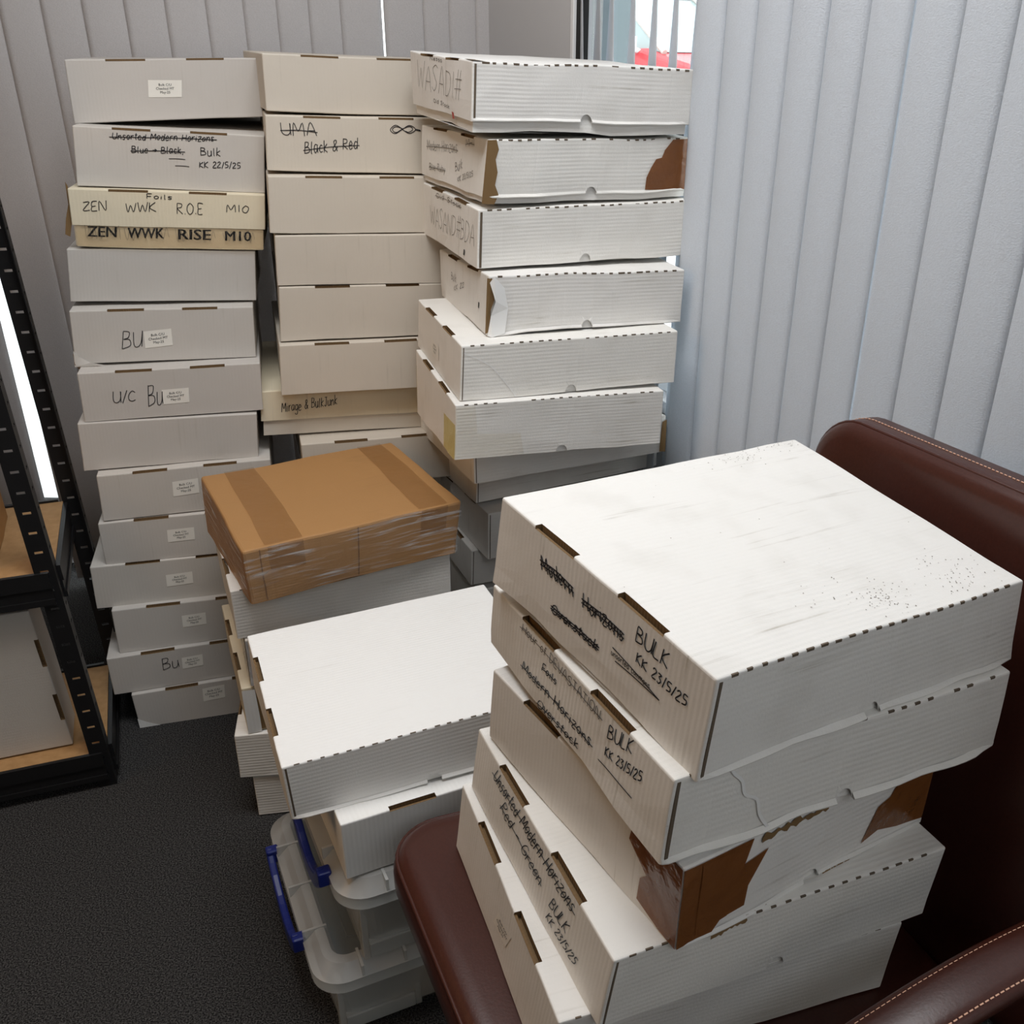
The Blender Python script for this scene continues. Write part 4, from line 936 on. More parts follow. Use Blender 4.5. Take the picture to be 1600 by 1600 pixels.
patch(S, 'side', [(.0, .03), (.32, .02), (.30, .42), (.10, .46), (.09, .97), (.0, .97)], tape_mat('thin_yellowed_tape', (0.74, 0.64, 0.42), .13, .3), 'aged_tape', r, .0009)
patch(S, 'left', [(.93, .30), (1.0, .30), (1.0, .75), (.93, .72)], M['yellowtape'], 'aged_tape', r, .0008)
r, S = CB['R7']
patch(S, 'side', [(.965, .05), (1.0, .02), (1.0, .9), (.975, .85)], M['kraft'], 'torn_end', r, .003)

# boxes on the leather chair ---------------------------------------------------
GF = 'card boxes stacked on the leather chair'
CHB = {
 'F1': ('dirty-topped white card box with heavily crossed-out writing, topmost on the leather chair', 'white', dict(perf=1.35, seam=2.0, flare=0.005, wear=.0020)),
 'F2': ('card box with a lightning-shaped crease on its side, second down on the leather chair', 'white', dict(perf=1.2, seam=2.2, flare=0.006, wear=.0026)),
 'F3': ('card box with a near corner wrapped in brown tape, third down on the leather chair', 'white', dict(perf=0, seam=0, flare=0.003, wear=.0018)),
 'F4': ('card box with struck-through green-ink style notes beneath the brown-taped box on the chair', 'white', dict(perf=1.0, seam=1.2, wear=.0012)),
 'F5': ('card box with a faint printed sticker resting directly on the leather seat', 'white', dict(perf=.8, seam=1.2, wear=.0012)),
}
CHB['F4'] = ('card box with struck-through marker notes between its slots, beneath the brown-taped box on the chair', 'white', dict(perf=1.0, seam=1.2, wear=.0012))
for i, (k, (lab, m, kw)) in enumerate(CHB.items()):
    a = dict(seed=i + 71); a.update(kw)
    CB[k] = card_box(k, CORNERS[k], lab, GF, m, **a)
r, S = CB['F1']
rr = random.Random(9); mb = MB()
def specks(cx, cy, sx, sy, n):
    for i in range(n):
        u, v = rr.gauss(cx, sx), rr.gauss(cy, sy)
        if not (.01 < u < .99 and .01 < v < .99): continue
        q = rr.uniform(.0003, .0009)
        mb.add([S.on('top', u * S.W + q * math.cos(t), v * S.D + q * math.sin(t) * rr.uniform(.5, 1), .0005) for t in (0, 1.2, 2.5, 3.8, 5)], [(0, 1, 2, 3, 4)])
for a in ((.05, .75, .025, .08, 70), (.03, .93, .02, .04, 40), (.90, .58, .03, .05, 90), (.88, .85, .05, .06, 80), (.82, .45, .03, .04, 14), (.5, .5, .3, .3, 14)): specks(*a)
tag(mb.build('grit_specks', M['edge'], r, recalc=False), kind='stuff')
r, S = CB['F2']
mb = MB(); ribbon(mb, smooth_line([(.052, .094), (.062, .078), (.073, .066), (.079, .050), (.094, .040), (.100, .022), (.112, .004)], 3), .0030, S, 'side', .0018); mb.build('crease', M['clean'], r, recalc=False)
r, S = CB['F3']
patch(S, 'front', [(.79, 1.0), (.775, .72), (.86, .50), (.835, .40), (.83, .12), (.93, .04), (1.0, .03), (1.0, 1.0)], M['browntape'], 'parcel_tape', r, .0011)
patch(S, 'side', [(.0, .99), (.24, .99), (.215, .72), (.30, .78), (.24, .42), (.235, .18), (.15, .16), (.12, .05), (.0, .03)], M['browntape'], 'parcel_tape', r, .0012)
patch(S, 'side', [(.06, .10), (.17, .17), (.20, .95), (.06, .97)], M['browntape'], 'parcel_tape', r, .0018)
patch(S, 'side', [(.85, .97), (.80, .65), (.75, .58), (.70, .16), (.77, .24), (.86, .16), (.99, .10), (.99, .97)], M['browntape'], 'parcel_tape', r, .0012)
for u0, u1, v in ((.27, .52, .97), (.12, .34, .03), (.55, .66, .02)):
    mb = MB(); P = []
    n = 22
    for i in range(n + 1):
        P.append((S.D * (u0 + (u1 - u0) * i / n), S.H * v + rr.uniform(-.003, .003)))
    Q = [(u, S.H * v - .007 + rr.uniform(-.002, .003)) for u, _ in reversed(P)]
    mb.add([S.on('side', u, w_, .0016) for u, w_ in P + Q], [tuple(range(len(P) + len(Q)))])
    mb.build('torn_edge', M['kraft'], r, recalc=False)

# low stack with the brown carton -------------------------------------------------
GB = 'card boxes stacked under the brown carton'
YB = math.radians(-66.5)
exb = Vector((math.cos(YB), math.sin(YB), 0)); eyb = Vector((-exb.y, exb.x, 0))
def bbox(B, W, D, z0, H, dy=0):
    A = Vector((B[0], B[1], 0)) - Vector((math.cos(YB + dy), math.sin(YB + dy), 0)) * W
    return cuboid((A.x, A.y), YB + dy, W, D, z0, H)
LOW = [
 ('LB1', (-.583, 1.470), .325, .375, .001, .0975, 'card box on the carpet at the foot of the stack under the brown carton', dict(perf=0, dy=-12)),
 ('LB2', (-.602, 1.463), .325, .385, .100, .0985, 'scuffed card box second from the floor under the brown carton', dict(perf=0, wear=.002, dy=-12)),
 ('LB3', (-.578, 1.472), .325, .385, .200, .0985, 'cream-topped card box with two slots and a torn open side, under the brown carton', dict(perf=0, m='yellow')),
 ('LB4', (-.560, 1.478), .325, .385, .300, .0985, 'card box wrapped in crinkled clear film, under the brown carton', dict(perf=0)),
 ('LB5', (-.572, 1.478), .335, .395, .400, .0985, 'white card box with a plain ribbed side directly under the brown carton', dict(perf=.7)),
]
for i, (k, B, W, D, z0, H, lab, kw) in enumerate(LOW):
    a = dict(seed=i + 81, wear=.001, m='white'); a.update(kw)
    dy = math.radians(a.pop('dy', 0))
    CB[k] = card_box(k, bbox(B, W, D, z0, H, dy), lab, GB, **a)
r, S = CB['LB3']
patch(S, 'side', [(.03, .03), (.22, .03), (.22, .95), (.03, .95)], M['kraft'], 'torn_opening', r, .0012)
patch(S, 'side', [(.0, .0), (.065, .0), (.06, .96), (.0, .98)], M['clean'], 'torn_flap', r, .004)
r, S = CB['LB4']
for face, poly in (('side', [(.0, .02), (.5, .02), (.5, .98), (.0, .98)]), ('front', [(.6, .02), (1, .02), (1, .98), (.6, .98)])):
    patch(S, face, poly, M['foil'], 'film_wrap', r, .0016)

# the brown carton
C = [(-.688, 1.712, .500), (-.523, 1.440, .500), (-.199, 1.638, .500), (-.365, 1.930, .500), (-.694, 1.740, .600), (-.525, 1.430, .600), (-.185, 1.643, .602), (-.362, 1.945, .601)]
S = Shape(C, .0030, 91, .0055)
r = root_of(S, 'carton', 'brown cardboard carton wrapped in clear film on the low stack in front', 'box', None)
lid_mesh(S, [M['carton'], M['edge']], 'carton_body', r, .0, False, False, 0, 0)
mb = MB(); mb.add([S.pt(x, y, .001, False) for x, y in ((0.003, .003), (.003, S.D - .003), (S.W - .003, S.D - .003), (S.W - .003, .003))], [(0, 1, 2, 3)]); mb.build('carton_floor', M['carton'], r, recalc=False)
for v0, v1 in ((.11, .26), (.80, .93)):
    patch(S, 'top', [(.008, v0), (.992, v0 - .01), (.992, v1), (.5, v1 + .006), (.008, v1)], M['cartontape'], 'packing_tape', r, .0016)
    patch(S, 'side', [(v0, .55), (v1, .5), (v1, .985), (v0, .985)], M['cartontape'], 'packing_tape', r, .0014)
mb = MB(); ribbon(mb, smooth_line([(S.D * .50, .002), (S.D * .502, .05), (S.D * .50, S.H - .004)]), .0022, S, 'side', .0010); ribbon(mb, smooth_line([(S.D * .075, .002), (S.D * .072, .05), (S.D * .075, S.H - .004)]), .0022, S, 'side', .0010)
mb.build('panel_seam', mat('dark_seam_brown', (.20, .10, .04), .7), r, recalc=False)  # darker brown lines along the carton's panel seams
for face, poly in (('side', [(.0, .02), (1, .02), (1, .99), (.0, .99)]), ('front', [(.0, .02), (1, .02), (1, .99), (.0, .99)])):
    patch(S, face, poly, M['film'], 'film_wrap', r, .0022)

# bright white box in front and the box below it
CB['W1'] = card_box('W1', CORNERS['W1'], 'clean bright white card box with an empty top, in front of the brown carton', None, 'clean', perf=.4, seam=1.6, wear=.0012, seed=95, flare=.004)
C = cuboid((-.288, .993), math.radians(27), .338, .390, .3245, .098)
CB['W2'] = card_box('W2', C, 'white card box with its slotted end facing out, on the clear plastic bins', None, 'clean', perf=0, wear=.0008, seed=96)

# ---------------------------------------------------------------- clear plastic bins
def rrect(x0, y0, x1, y1, r, n=8):
    P = []
    for cx, cy, a0 in ((x1 - r, y0 + r, -90), (x1 - r, y1 - r, 0), (x0 + r, y1 - r, 90), (x0 + r, y0 + r, 180)):
        for i in range(n + 1):
            a = math.radians(a0 + 90 * i / n); P.append((cx + r * math.cos(a), cy + r * math.sin(a)))
    return P


def loft(mb, rings, Mx, mi=0, close_bottom=False, close_top=False):
    b = len(mb.v); n = len(rings[0][0])
    for P, z in rings:
        for x, y in P: mb.v.append(Mx @ Vector((x, y, z)))
    for i in range(len(rings) - 1):
        for k in range(n):
            k2 = (k + 1) % n
            mb.f.append([b + i * n + k, b + i * n + k2, b + (i + 1) * n + k2, b + (i + 1) * n + k]); mb.mi.append(mi); mb.uv.append(None)
    if close_bottom: mb.f.append([b + k for k in range(n)][::-1]); mb.mi.append(mi); mb.uv.append(None)
    if close_top: mb.f.append([b + (len(rings) - 1) * n + k for k in range(n)]); mb.mi.append(mi); mb.uv.append(None)


def bin_(A, yaw, z0, label, H=.148, W=.255, D=.385, hy=.46, hl=.085):
    root = empty('plastic_bin', (A[0], A[1], z0), yaw, label, 'storage bin', 'clear plastic storage bins')
    X = Matrix.Translation((A[0], A[1], z0)) @ Matrix.Rotation(yaw, 4, 'Z')
    zr = H - .036
    i0 = .020; mb = MB()
    loft(mb, [(rrect(i0 + .016, i0 + .018, W - i0 - .016, D - i0 - .018, .03), 0), (rrect(i0 + .008, i0 + .010, W - i0 - .008, D - i0 - .010, .034), .012), (rrect(.010, .010, W - .010, D - .010, .038), zr)], X, 0, True)
    loft(mb, [(rrect(.007, .007, W - .007, D - .007, .04), zr - .006), (rrect(.003, .003, W - .003, D - .003, .042), zr - .004), (rrect(.003, .003, W - .003, D - .003, .042), zr + .012)], X)
    body = mb.build('bin_body', M['plastic'], root, smooth=False)
    mb = MB()                                # the stepped-out framed window at the near end
    t = .004; x0, x1, y = .026, .154, .022
    mb.box((x0, y, .008), (x0 + .010, y + .02, zr - .007), X); mb.box((x1 - .010, y, .008), (x1, y + .02, zr - .007), X); mb.box((x0 + .010, y, .008), (x1 - .010, y + .02, .036), X)
    fr = mb.build('window_frame', M['plastic'], root, bevel=.002)
    mb = MB(); mb.box((x0 + .010, y + .012, .036), (x1 - .010, y + .014, zr - .007), X); mb.build('window_panel', M['plasticpane'], fr)
    # lid: rounded raised rim with a sunk, see-through panel
    mb = MB()
    loft(mb, [(rrect(.010, .010, W - .010, D - .010, .036), zr - .003), (rrect(-.003, -.003, W + .003, D + .003, .046), zr - .004), (rrect(-.003, -.003, W + .003, D + .003, .046), zr + .016), (rrect(.003, .003, W - .003, D - .003, .042), zr + .021),
              (rrect(.016, .016, W - .016, D - .016, .034), H - .002), (rrect(.024, .024, W - .024, D - .024, .026), H), (rrect(.030, .030, W - .030, D - .030, .022), H - .001), (rrect(.036, .036, W - .036, D - .036, .018), H - .011)], X)
    lid = mb.build('bin_lid', M['plastic'], root, smooth=True); es = lid.modifiers.new('split', 'EDGE_SPLIT'); es.split_angle = math.radians(24)
    for q in (.25, .5, .75):                  # raised ribs across the rim
        for lo, hi in (((W * q - .002, -.002, zr + .012), (W * q + .002, .034, H + .0012)), ((W * q - .002, D - .036, zr + .012), (W * q + .002, D, H + .0012)),
                       ((-.002, D * q - .002, zr + .012), (.034, D * q + .002, H + .0012)), ((W - .036, D * q - .002, zr + .012), (W, D * q + .002, H + .0012))):
            mb = MB(); mb.box(lo, hi, X); mb.build('rim_rib', M['plastic'], lid)
    mb = MB(); loft(mb, [(rrect(.036, .036, W - .036, D - .036, .018), H - .0125), (rrect(.036, .036, W - .036, D - .036, .018), H - .011)], X, 0, True, True)
    mb.tube([(.058, .07, H - .010), (.058, D - .07, H - .010)], .0012, 6, X); mb.tube([(.058, .07, H - .010), (.085, .062, H - .010)], .0012, 6, X)
    mb.build('lid_panel', M['plasticpane'], lid)
    for s in (0, 1):                          # blue clip handles on the long sides
        mb = MB(); xo = -.012 if s == 0 else W + .012; xi = .002 if s == 0 else W - .002
        yc = D * hy; P = []
        for i in range(13):
            t_ = i / 12; yy = yc - hl + 2 * hl * t_
            P.append((xo, yy, zr + .012 - .050 * math.sin(math.pi * t_) ** .7))
        for sgn in (0, 1):
            pass
        n = len(P); wv = .015
        loopv = []
        for (x, yy, z) in P:
            loopv.append([X @ Vector((x - .006, yy, z - wv)), X @ Vector((x + .006, yy, z - wv)), X @ Vector((x + .006, yy, z + wv)), X @ Vector((x - .006, yy, z + wv))])
        b = len(mb.v)
        for r4 in loopv: mb.v += r4
        for i in range(n - 1):
            for k in range(4):
                k2 = (k + 1) % 4
                mb.f.append([b + i * 4 + k, b + i * 4 + k2, b + i * 4 + 4 + k2, b + i * 4 + 4 + k]); mb.mi.append(0); mb.uv.append(None)
        for e in (0, n - 1):
            mb.f.append([b + e * 4 + k for k in range(4)]); mb.mi.append(0); mb.uv.append(None)
            yy = P[e][1]; mb.box((min(xo - .006, xi), yy - .009, zr - .002), (max(xo + .006, xi), yy + .009, zr + .024), X)
        mb.build('clip_handle', M['blue'], root, bevel=.003)
    return root


bin_((-.335, .960), math.radians(26), 0.0015, 'lower clear plastic bin with blue clip handles standing on the carpet', H=.160, hy=.53, hl=.10)
bin_((-.290, .967), math.radians(27), 0.1510, 'upper clear plastic bin with blue clip handles stacked on the lower bin', H=.172, hy=.40)

# ---------------------------------------------------------------- leather chair
FA = Vector((-.1193, .9361, 0)); CEX = Vector((.426, -.905, 0)).normalized(); CEY = Vector((-CEX.y, CEX.x, 0))
CX = Matrix(((CEX.x, CEY.x, 0, FA.x), (CEX.y, CEY.y, 0, FA.y), (0, 0, 1, 0), (0, 0, 0, 1)))
chair = empty('leather_chair', FA + CEX * .22 + CEY * .2, math.atan2(CEX.y, CEX.x), 'dark brown leather chair with chrome frame carrying a stack of boxes at right', 'chair')
def seatz(x, y):                             # the seat falls towards the back
    return .4430 - .036 * x - .058 * y
mb = MB()
ring = rrect(-.078, -.088, .440, .47, .075, 8)
rs = []
for ins, dz in ((.03, -.085), (.008, -.078), (.0, -.055), (.0, -.030), (.006, -.012), (.018, -.004), (.035, -.0015), (.08, -.0012)):
    rs.append((rrect(-.078 + ins, -.088 + ins, .440 - ins, .47 - ins, max(.02, .075 - ins), 8), dz))
b0 = len(mb.v); n = len(rs[0][0])
for P, dz in rs:
    for x, y in P: mb.v.append(CX @ Vector((x, y, seatz(x, y) + dz)))
for i in range(len(rs) - 1):
    for k in range(n):
        k2 = (k + 1) % n; mb.f.append([b0 + i * n + k, b0 + i * n + k2, b0 + (i + 1) * n + k2, b0 + (i + 1) * n + k]); mb.mi.append(0); mb.uv.append(None)
mb.f.append([b0 + (len(rs) - 1) * n + k for k in range(n)]); mb.mi.append(0); mb.uv.append(None)
mb.f.append([b0 + k for k in range(n)][::-1]); mb.mi.append(0); mb.uv.append(None)
seat = mb.build('seat', M['leather'], chair, smooth=True)
mb = MB(); P = rrect(-.073, -.083, .435, .465, .072, 8); P = P + [P[0]]
mb.tube([(x, y, seatz(x, y) - .014) for x, y in P], .0028, 6, CX, cap=False); mb.build('seat_piping', M['leather'], seat, smooth=True)
# backrest: padded slab, slightly reclined, rounded upper corners
def backy(z): return .460 + (z - .43) * .10
BX0, BX1, BZ0, BZ1 = -.050, .520, .37, .938
def bprof(ins):
    P = []; x0, x1, z0, z1, r = BX0 + ins, BX1 - ins, BZ0 + ins, BZ1 - ins, max(.02, .062 - ins)
    for cx, cz, a0, rr_ in ((x1 - .02, z0 + .02, -90, .02), (x1 - r, z1 - r, 0, r), (x0 + r, z1 - r, 90, r), (x0 + .02, z0 + .02, 180, .02)):
        for i in range(9):
            a = math.radians(a0 + 90 * i / 8); P.append((cx + rr_ * math.cos(a), cz + rr_ * math.sin(a)))
    return P
mb = MB(); rs = [(.05, .0), (.02, .001), (.008, .004), (.002, .010), (.0, .016), (.0, .050), (.003, .056), (.012, .061), (.05, .063)]
n = 36
for ins, dy in rs:
    for x, z in bprof(ins):
        bow = .012 * (1 - ((x - .245) / .275) ** 2)
        mb.v.append(CX @ Vector((x, backy(z) + dy + bow, z + .016 * (x - BX0) / .55)))
for i in range(len(rs) - 1):
    for k in range(n):
        k2 = (k + 1) % n; mb.f.append([i * n + k, i * n + k2, (i + 1) * n + k2, (i + 1) * n + k]); mb.mi.append(0); mb.uv.append(None)
mb.f.append(list(range(n))[::-1]); mb.mi.append(0); mb.uv.append(None)
mb.f.append([(len(rs) - 1) * n + k for k in range(n)]); mb.mi.append(0); mb.uv.append(None)
back = mb.build('backrest', M['leather'], chair, smooth=True)
def bpt(x, z, dy): return (x, backy(z) + dy + .012 * (1 - ((x - .245) / .275) ** 2), z + .016 * (x - BX0) / .55)
mb = MB(); P = bprof(.0015)[9:27]
mb.tube([bpt(x, z, .0135) for x, z in P], .0026, 6, CX); mb.build('backrest_piping', M['leather'], back, smooth=True)
def dashes(mb, P, dash=.0034, gap=.0022, r=.0006):
    acc = 0
    for a, b in zip(P, P[1:]):
        a = Vector(a); b = Vector(b); L = (b - a).length; d = (b - a) / max(L, 1e-9); t = -acc
        while t < L:
            s0, s1 = max(t, 0), min(t + dash, L)
            if s1 > s0 + .0004: mb.tube([a + d * s0, a + d * s1], r, 5, CX)
            t += dash + gap
        acc = (L - (t - dash - gap)) % (dash + gap)
mb = MB(); dashes(mb, [bpt(x, z, .033) for x, z in bprof(-.0006)[10:26]]); tag(mb.build('backrest_stitching', M['stitch'], back), kind='stuff')
# arm: padded leather strap over a chrome loop
AXC = .497
AP = [(.47, .590), (.42, .594), (.36, .591), (.30, .582), (.24, .568), (.18, .550), (.12, .527), (.07, .494), (.03, .455), (.005, .40), (-.005, .345)]
def armsec(mb, w, th, dz):
    pts = []; m_ = 20
    for i, (y, z) in enumerate(AP):
        a = AP[max(i - 1, 0)]; c = AP[min(i + 1, len(AP) - 1)]
        ty, tz = c[0] - a[0], c[1] - a[1]; l = math.hypot(ty, tz); ny, nz = tz / l, -ty / l
        if nz < 0: ny, nz = -ny, -nz
        for k in range(m_):
            q = 2 * math.pi * k / m_; cs, sn = math.cos(q), math.sin(q)
            cs = math.copysign(abs(cs) ** .65, cs); sn = math.copysign(abs(sn) ** .8, sn)
            pts.append((AXC + cs * w / 2, y + ny * (sn * th / 2 + dz), z + nz * (sn * th / 2 + dz)))
    return pts, m_
def smooth3(P, k=4):
    Y = smooth_line([(p[0], p[1]) for p in P], k); return Y
AP = smooth3(AP, 4)
mb = MB(); pts, m_ = armsec(mb, .060, .024, 0)
mb.v = [CX @ Vector(p) for p in pts]
for i in range(len(AP) - 1):
    for k in range(m_):
        k2 = (k + 1) % m_; mb.f.append([i * m_ + k, i * m_ + k2, (i + 1) * m_ + k2, (i + 1) * m_ + k]); mb.mi.append(0); mb.uv.append(None)
mb.f.append(list(range(m_))[::-1]); mb.mi.append(0); mb.uv.append(None); mb.f.append([(len(AP) - 1) * m_ + k for k in range(m_)]); mb.mi.append(0); mb.uv.append(None)
arm = mb.build('armrest', M['leather'], chair, smooth=True)
for xo in (-.0218, .0218):
    mb = MB(); P = []
    for i, (y, z) in enumerate(AP):
        a = AP[max(i - 1, 0)]; c = AP[min(i + 1, len(AP) - 1)]; ty, tz = c[0] - a[0], c[1] - a[1]; l = math.hypot(ty, tz); ny, nz = tz / l, -ty / l
        if nz < 0: ny, nz = -ny, -nz
        hgt = .0092
        P.append((AXC + xo, y + ny * hgt, z + nz * hgt))
    dashes(mb, P, .004, .0020, .0010)
    tag(mb.build('armrest_stitching', M['stitch'], arm), kind='stuff')
mb = MB(); P = [(AXC, y, z - .024) for y, z in AP]
mb.tube(P + [(AXC, -.010, .20), (AXC, -.005, .03), (AXC, .02, .011), (AXC, .46, .011)], .011, 12, CX); mb.tube([(AXC, .47, .576), (AXC, .50, .40), (AXC, .48, .011)], .011, 12, CX); mb.build('chrome_arm_frame', M['chrome'], chair, smooth=True)
mb = MB(); mb.tube([(-.035, .02, .33), (-.045, .01, .15), (-.05, .0, .03), (-.045, .02, .011), (-.03, .46, .011)], .011, 12, CX); mb.tube([(-.035, .44, .30), (-.03, .46, .011)], .011, 12, CX); mb.tube([(-.04, .05, .322), (AXC, .05, .31)], .010, 10, CX)
mb.build('chrome_leg_frame', M['chrome'], chair, smooth=True)

# ---------------------------------------------------------------- shelving rack
RY = math.radians(22); rx = Vector((math.cos(RY), math.sin(RY), 0)); ry = Vector((-rx.y, rx.x, 0))
RF = Vector((-.895, 1.558, 0))               # foot of the near right-hand post
LEAN = -.032                                 # the rack leans a little to the left
def rp(u, v, z): return RF + rx * (u + LEAN * z) + ry * v + UP * z
rack = empty('shelving_rack', RF - rx * .3 + ry * .16, RY, 'black boltless metal shelving rack with fibreboard shelves at the left edge', 'shelving')
RDp = .335
def plate(mb, u0, v0, du, dv, w, z0, z1, holes, pitch=.0385, first=.03):
    """a strip of sheet metal with a column of keyhole slots"""
    t = .0018
    nrm = Vector((-dv, du))
    def seg(a, b, za, zb):
        P = []
        for z in (za, zb):
            for s, q in ((a, 0), (b, 0), (b, t), (a, t)): P.append(rp(u0 + du * s + nrm.x * q, v0 + dv * s + nrm.y * q, z))
        mb.hexa(P)
    z = z0
    c0, c1 = w * .30, w * .70
    if not holes: seg(0, w, z0, z1); return
    k = z0 + first
    while k < z1 - .01:
        seg(0, w, z, k); seg(0, c0, k, k + .0048); seg(c1, w, k, k + .0048); z = k + .0048; k += pitch
    seg(0, w, z, z1)
def post(u, v, su, sv):
    mb = MB()
    plate(mb, u, v, -su, 0, .034, 0, 1.75, True); plate(mb, u, v, 0, sv, .034, 0, 1.75, True)
    return mb.build('upright_post', M['blackmetal'], rack)
post(0, 0, 1, 1); post(.03, RDp, 1, -1); post(-.90, 0, -1, 1); post(-.90, RDp, -1, -1)
SH = (.072, .480, 1.22, 1.70)
for z in SH:
    mb = MB(); P = [rp(u, v, zz) for zz in (z, z + .009) for u, v in ((-.898, .003), (-.003, .003), (-.003, RDp - .003), (-.898, RDp - .003))]
    mb.hexa(P); mb.build('shelf_board', M['mdf'], rack)
    mb = MB()
    def beam(a, b_, nv):
        for za, zb, o in ((z - .052, z - .040, .003), (z - .040, z - .018, 0.0), (z - .018, z + .013, .003)):
            P = []
            for zz in (za, zb):
                for (u, v), q in ((a, 0), (b_, 0), (b_, 1), (a, 1)): P.append(rp(u + nv[0] * ((o + .004) if q == 0 else -.001), v + nv[1] * ((o + .004) if q == 0 else -.001), zz))
            mb.hexa(P)
    beam((-.88, 0), (-.012, 0), (0, -1)); beam((-.88, RDp), (-.012, RDp), (0, 1)); beam((0, .02), (0, RDp - .02), (1, 0)); beam((-.9, .02), (-.9, RDp - .02), (-1, 0))
    mb.build('shelf_beam', M['blackmetal'], rack)
zz = .0812
# white box standing on end on the bottom shelf, leaning
def shelfbox(u, v, z, w, d, hh, lean_u=0, lean_v=0, yaw=0):
    P = []
    for a in (0, 1):
        for s, q in ((0, 0), (1, 0), (1, 1), (0, 1)):
            uu = s * w * math.cos(yaw) - q * d * math.sin(yaw); vv = s * w * math.sin(yaw) + q * d * math.cos(yaw)
            P.append(rp(u + uu + lean_u * a, v + vv + lean_v * a, z + hh * a))
    return P
# lid of this box faces the room: order its corners so that the slotted end looks to the right
Q = shelfbox(-.40, .045, zz + .003, .335, .105, .325, -.0, -.022)
C = [Q[2], Q[1], Q[0], Q[3], Q[6], Q[5], Q[4], Q[7]]
C = [Q[2], Q[6], Q[7], Q[3], Q[1], Q[5], Q[4], Q[0]]
CB['SB'] = card_box('SB', C, 'white slotted card box standing on end on the lowest rack shelf', None, 'grey', perf=0, notch=False, seed=99, wear=.0008)
def carton(name, P, label, m):
    S = Shape(P, .001, 7, .002); r = root_of(S, name, label, 'box', None)
    lid_mesh(S, [M[m], M['edge']], 'carton_body', r, .0, False, False, 0, 0)
    mb = MB(); ribbon(mb, smooth_line([(S.W * .5, .004), (S.W * .5, S.H - .004)]), .05, S, 'front', .0008); mb.build('packing_tape', M['cartontape'], r, recalc=False)
    return r
carton('carton', shelfbox(-.315, .045, .4905, .215, .24, .20), 'open-shelf brown carton sitting on the middle rack shelf at the left edge', 'carton')
carton('carton', shelfbox(-.80, .05, .4905, .40, .24, .16), 'second brown carton further left on the middle rack shelf', 'carton')
bpy.data.objects['carton.001']['label'] = 'brown carton on the middle rack shelf, beside the near black post'

# ---------------------------------------------------------------- outside
mb = MB(); mb.box((-14, 2.96, -.30), (16, 26, -.25)); ST(mb.build('ground_outside', M['asphalt'])) if False else None
mb = MB(); mb.add([(-20, 3.0, -.25), (20, 3.0, -.25), (20, 30, -.25), (-20, 30, -.25)], [(0, 1, 2, 3)]); mb.add([(3.3, -8, -.25), (20, -8, -.25), (20, 3.0, -.25), (3.3, 3.0, -.25)], [(0, 1, 2, 3)]); ST(mb.build('ground_outside', M['asphalt']))
CARX = Matrix.Translation((.98, 13.6, .24)) @ Matrix.Rotation(math.radians(-50), 4, 'Z')
car = empty('parked_car', (.98, 13.6, .24), math.radians(-50), 'red car parked outside, seen through the open vanes at top', 'car')
# car axis: +x forward
prof = [(-2.0, .35), (-2.05, .8), (-1.9, 1.02), (.75, 1.08), (1.0, 1.02), (1.85, .86), (2.0, .65), (1.98, .35)]
def car_loft(mb, rings):
    b = len(mb.v); n = len(rings[0])
    for r_ in rings: mb.v += [CARX @ Vector(p) for p in r_]
    for i in range(len(rings) - 1):
        for k in range(n):
            k2 = (k + 1) % n; mb.f.append([b + i * n + k, b + i * n + k2, b + (i + 1) * n + k2, b + (i + 1) * n + k]); mb.mi.append(0); mb.uv.append(None)
    mb.f.append([b + k for k in range(n)][::-1]); mb.f.append([b + (len(rings) - 1) * n + k for k in range(n)])
    mb.mi += [0, 0]; mb.uv += [None, None]
mb = MB(); car_loft(mb, [[(x * (.97 if abs(y) > .8 else 1), y, z - (.05 if abs(y) > .8 else 0) * (z > .7)) for x, z in prof] for y in (-.88, -.80, 0, .80, .88)]); body = mb.build('car_body', M['carred'], car, bevel=.05)
gh = [(-1.85, 1.0), (-1.45, 1.58), (.05, 1.62), (.95, 1.04)]
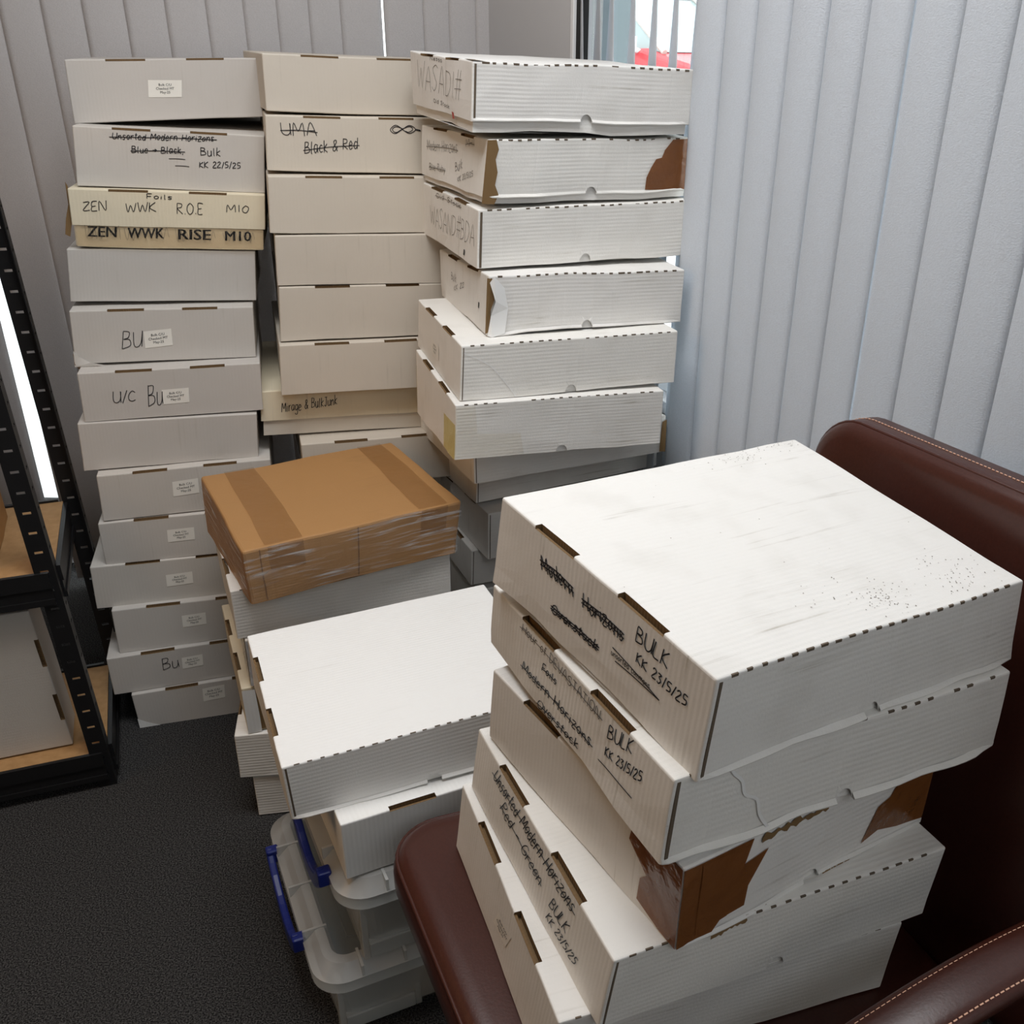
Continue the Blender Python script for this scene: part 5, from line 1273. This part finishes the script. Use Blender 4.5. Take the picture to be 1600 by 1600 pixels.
mb = MB(); car_loft(mb, [[(x, y * (1 if z < 1.2 else .80), z) for x, z in gh] for y in (-.76, 0, .76)]); cabin = mb.build('cabin_glass', M['carglass'], car, bevel=.03)
mb = MB()
P = [(-1.48, 1.585), (.08, 1.625), (.02, 1.66), (-1.40, 1.63)]
car_loft(mb, [[(x, y, z) for x, z in P] for y in (-.62, 0, .62)]); mb.build('car_roof', M['carred'], car, bevel=.02)
mb = MB()
for sy in (-1, 1):
    mb.tube([(.98, sy * .74, 1.04), (.07, sy * .61, 1.62)], .035, 8, CARX); mb.tube([(-.35, sy * .765, 1.04), (-.45, sy * .62, 1.6)], .035, 8, CARX); mb.tube([(-1.86, sy * .75, 1.0), (-1.45, sy * .61, 1.6)], .05, 8, CARX)
mb.build('roof_pillar', mat('pillar_trim', (.55, .54, .5), .4), car)
for sy in (-1, 1):
    mb = MB(); mb.box((.55, sy * 1.02 - .10, 1.04), (.72, sy * 1.02 + .10, 1.20), CARX); mb.tube([(.66, sy * .80, 1.04), (.64, sy * .95, 1.09)], .03, 8, CARX); mb.build('wing_mirror', mat('mirror_shell', (.7, .7, .7), .3), car, bevel=.03)
    for x in (-1.3, 1.3):
        mb = MB(); mb.tube([(x, sy * .70, .33), (x, sy * .89, .33)], .33, 24, CARX); mb.build('wheel', M['tyre'], car)
random.seed(12)
hedge = empty('hedge', (.2, 18.5, -.25), 0, 'green hedge growing beyond the parked car outside', 'hedge')
mb = MB()
for i in range(2600):
    c = Vector((random.uniform(-3, 5), 18.5 + random.uniform(-.5, .5), random.uniform(-.2, 2.6))); s = random.uniform(.06, .16)
    a = random.uniform(0, 6.28); d = Vector((math.cos(a), math.sin(a), random.uniform(-.6, .6))) * s; q = Vector((-math.sin(a), math.cos(a), random.uniform(-.8, .8))) * s * .5
    mb.add([c - d, c + q, c + d, c - q], [(0, 1, 2, 3)])
tag(mb.build('foliage', M['leaf'], hedge, recalc=False), kind='stuff')
mb = MB()
for i in range(9): mb.tube([(-2.8 + i * .95, 18.5, -.25), (-2.75 + i * .95, 18.5, 1.9)], .05, 8)
mb.build('stems', mat('bark', (.12, .08, .05), .9), hedge)
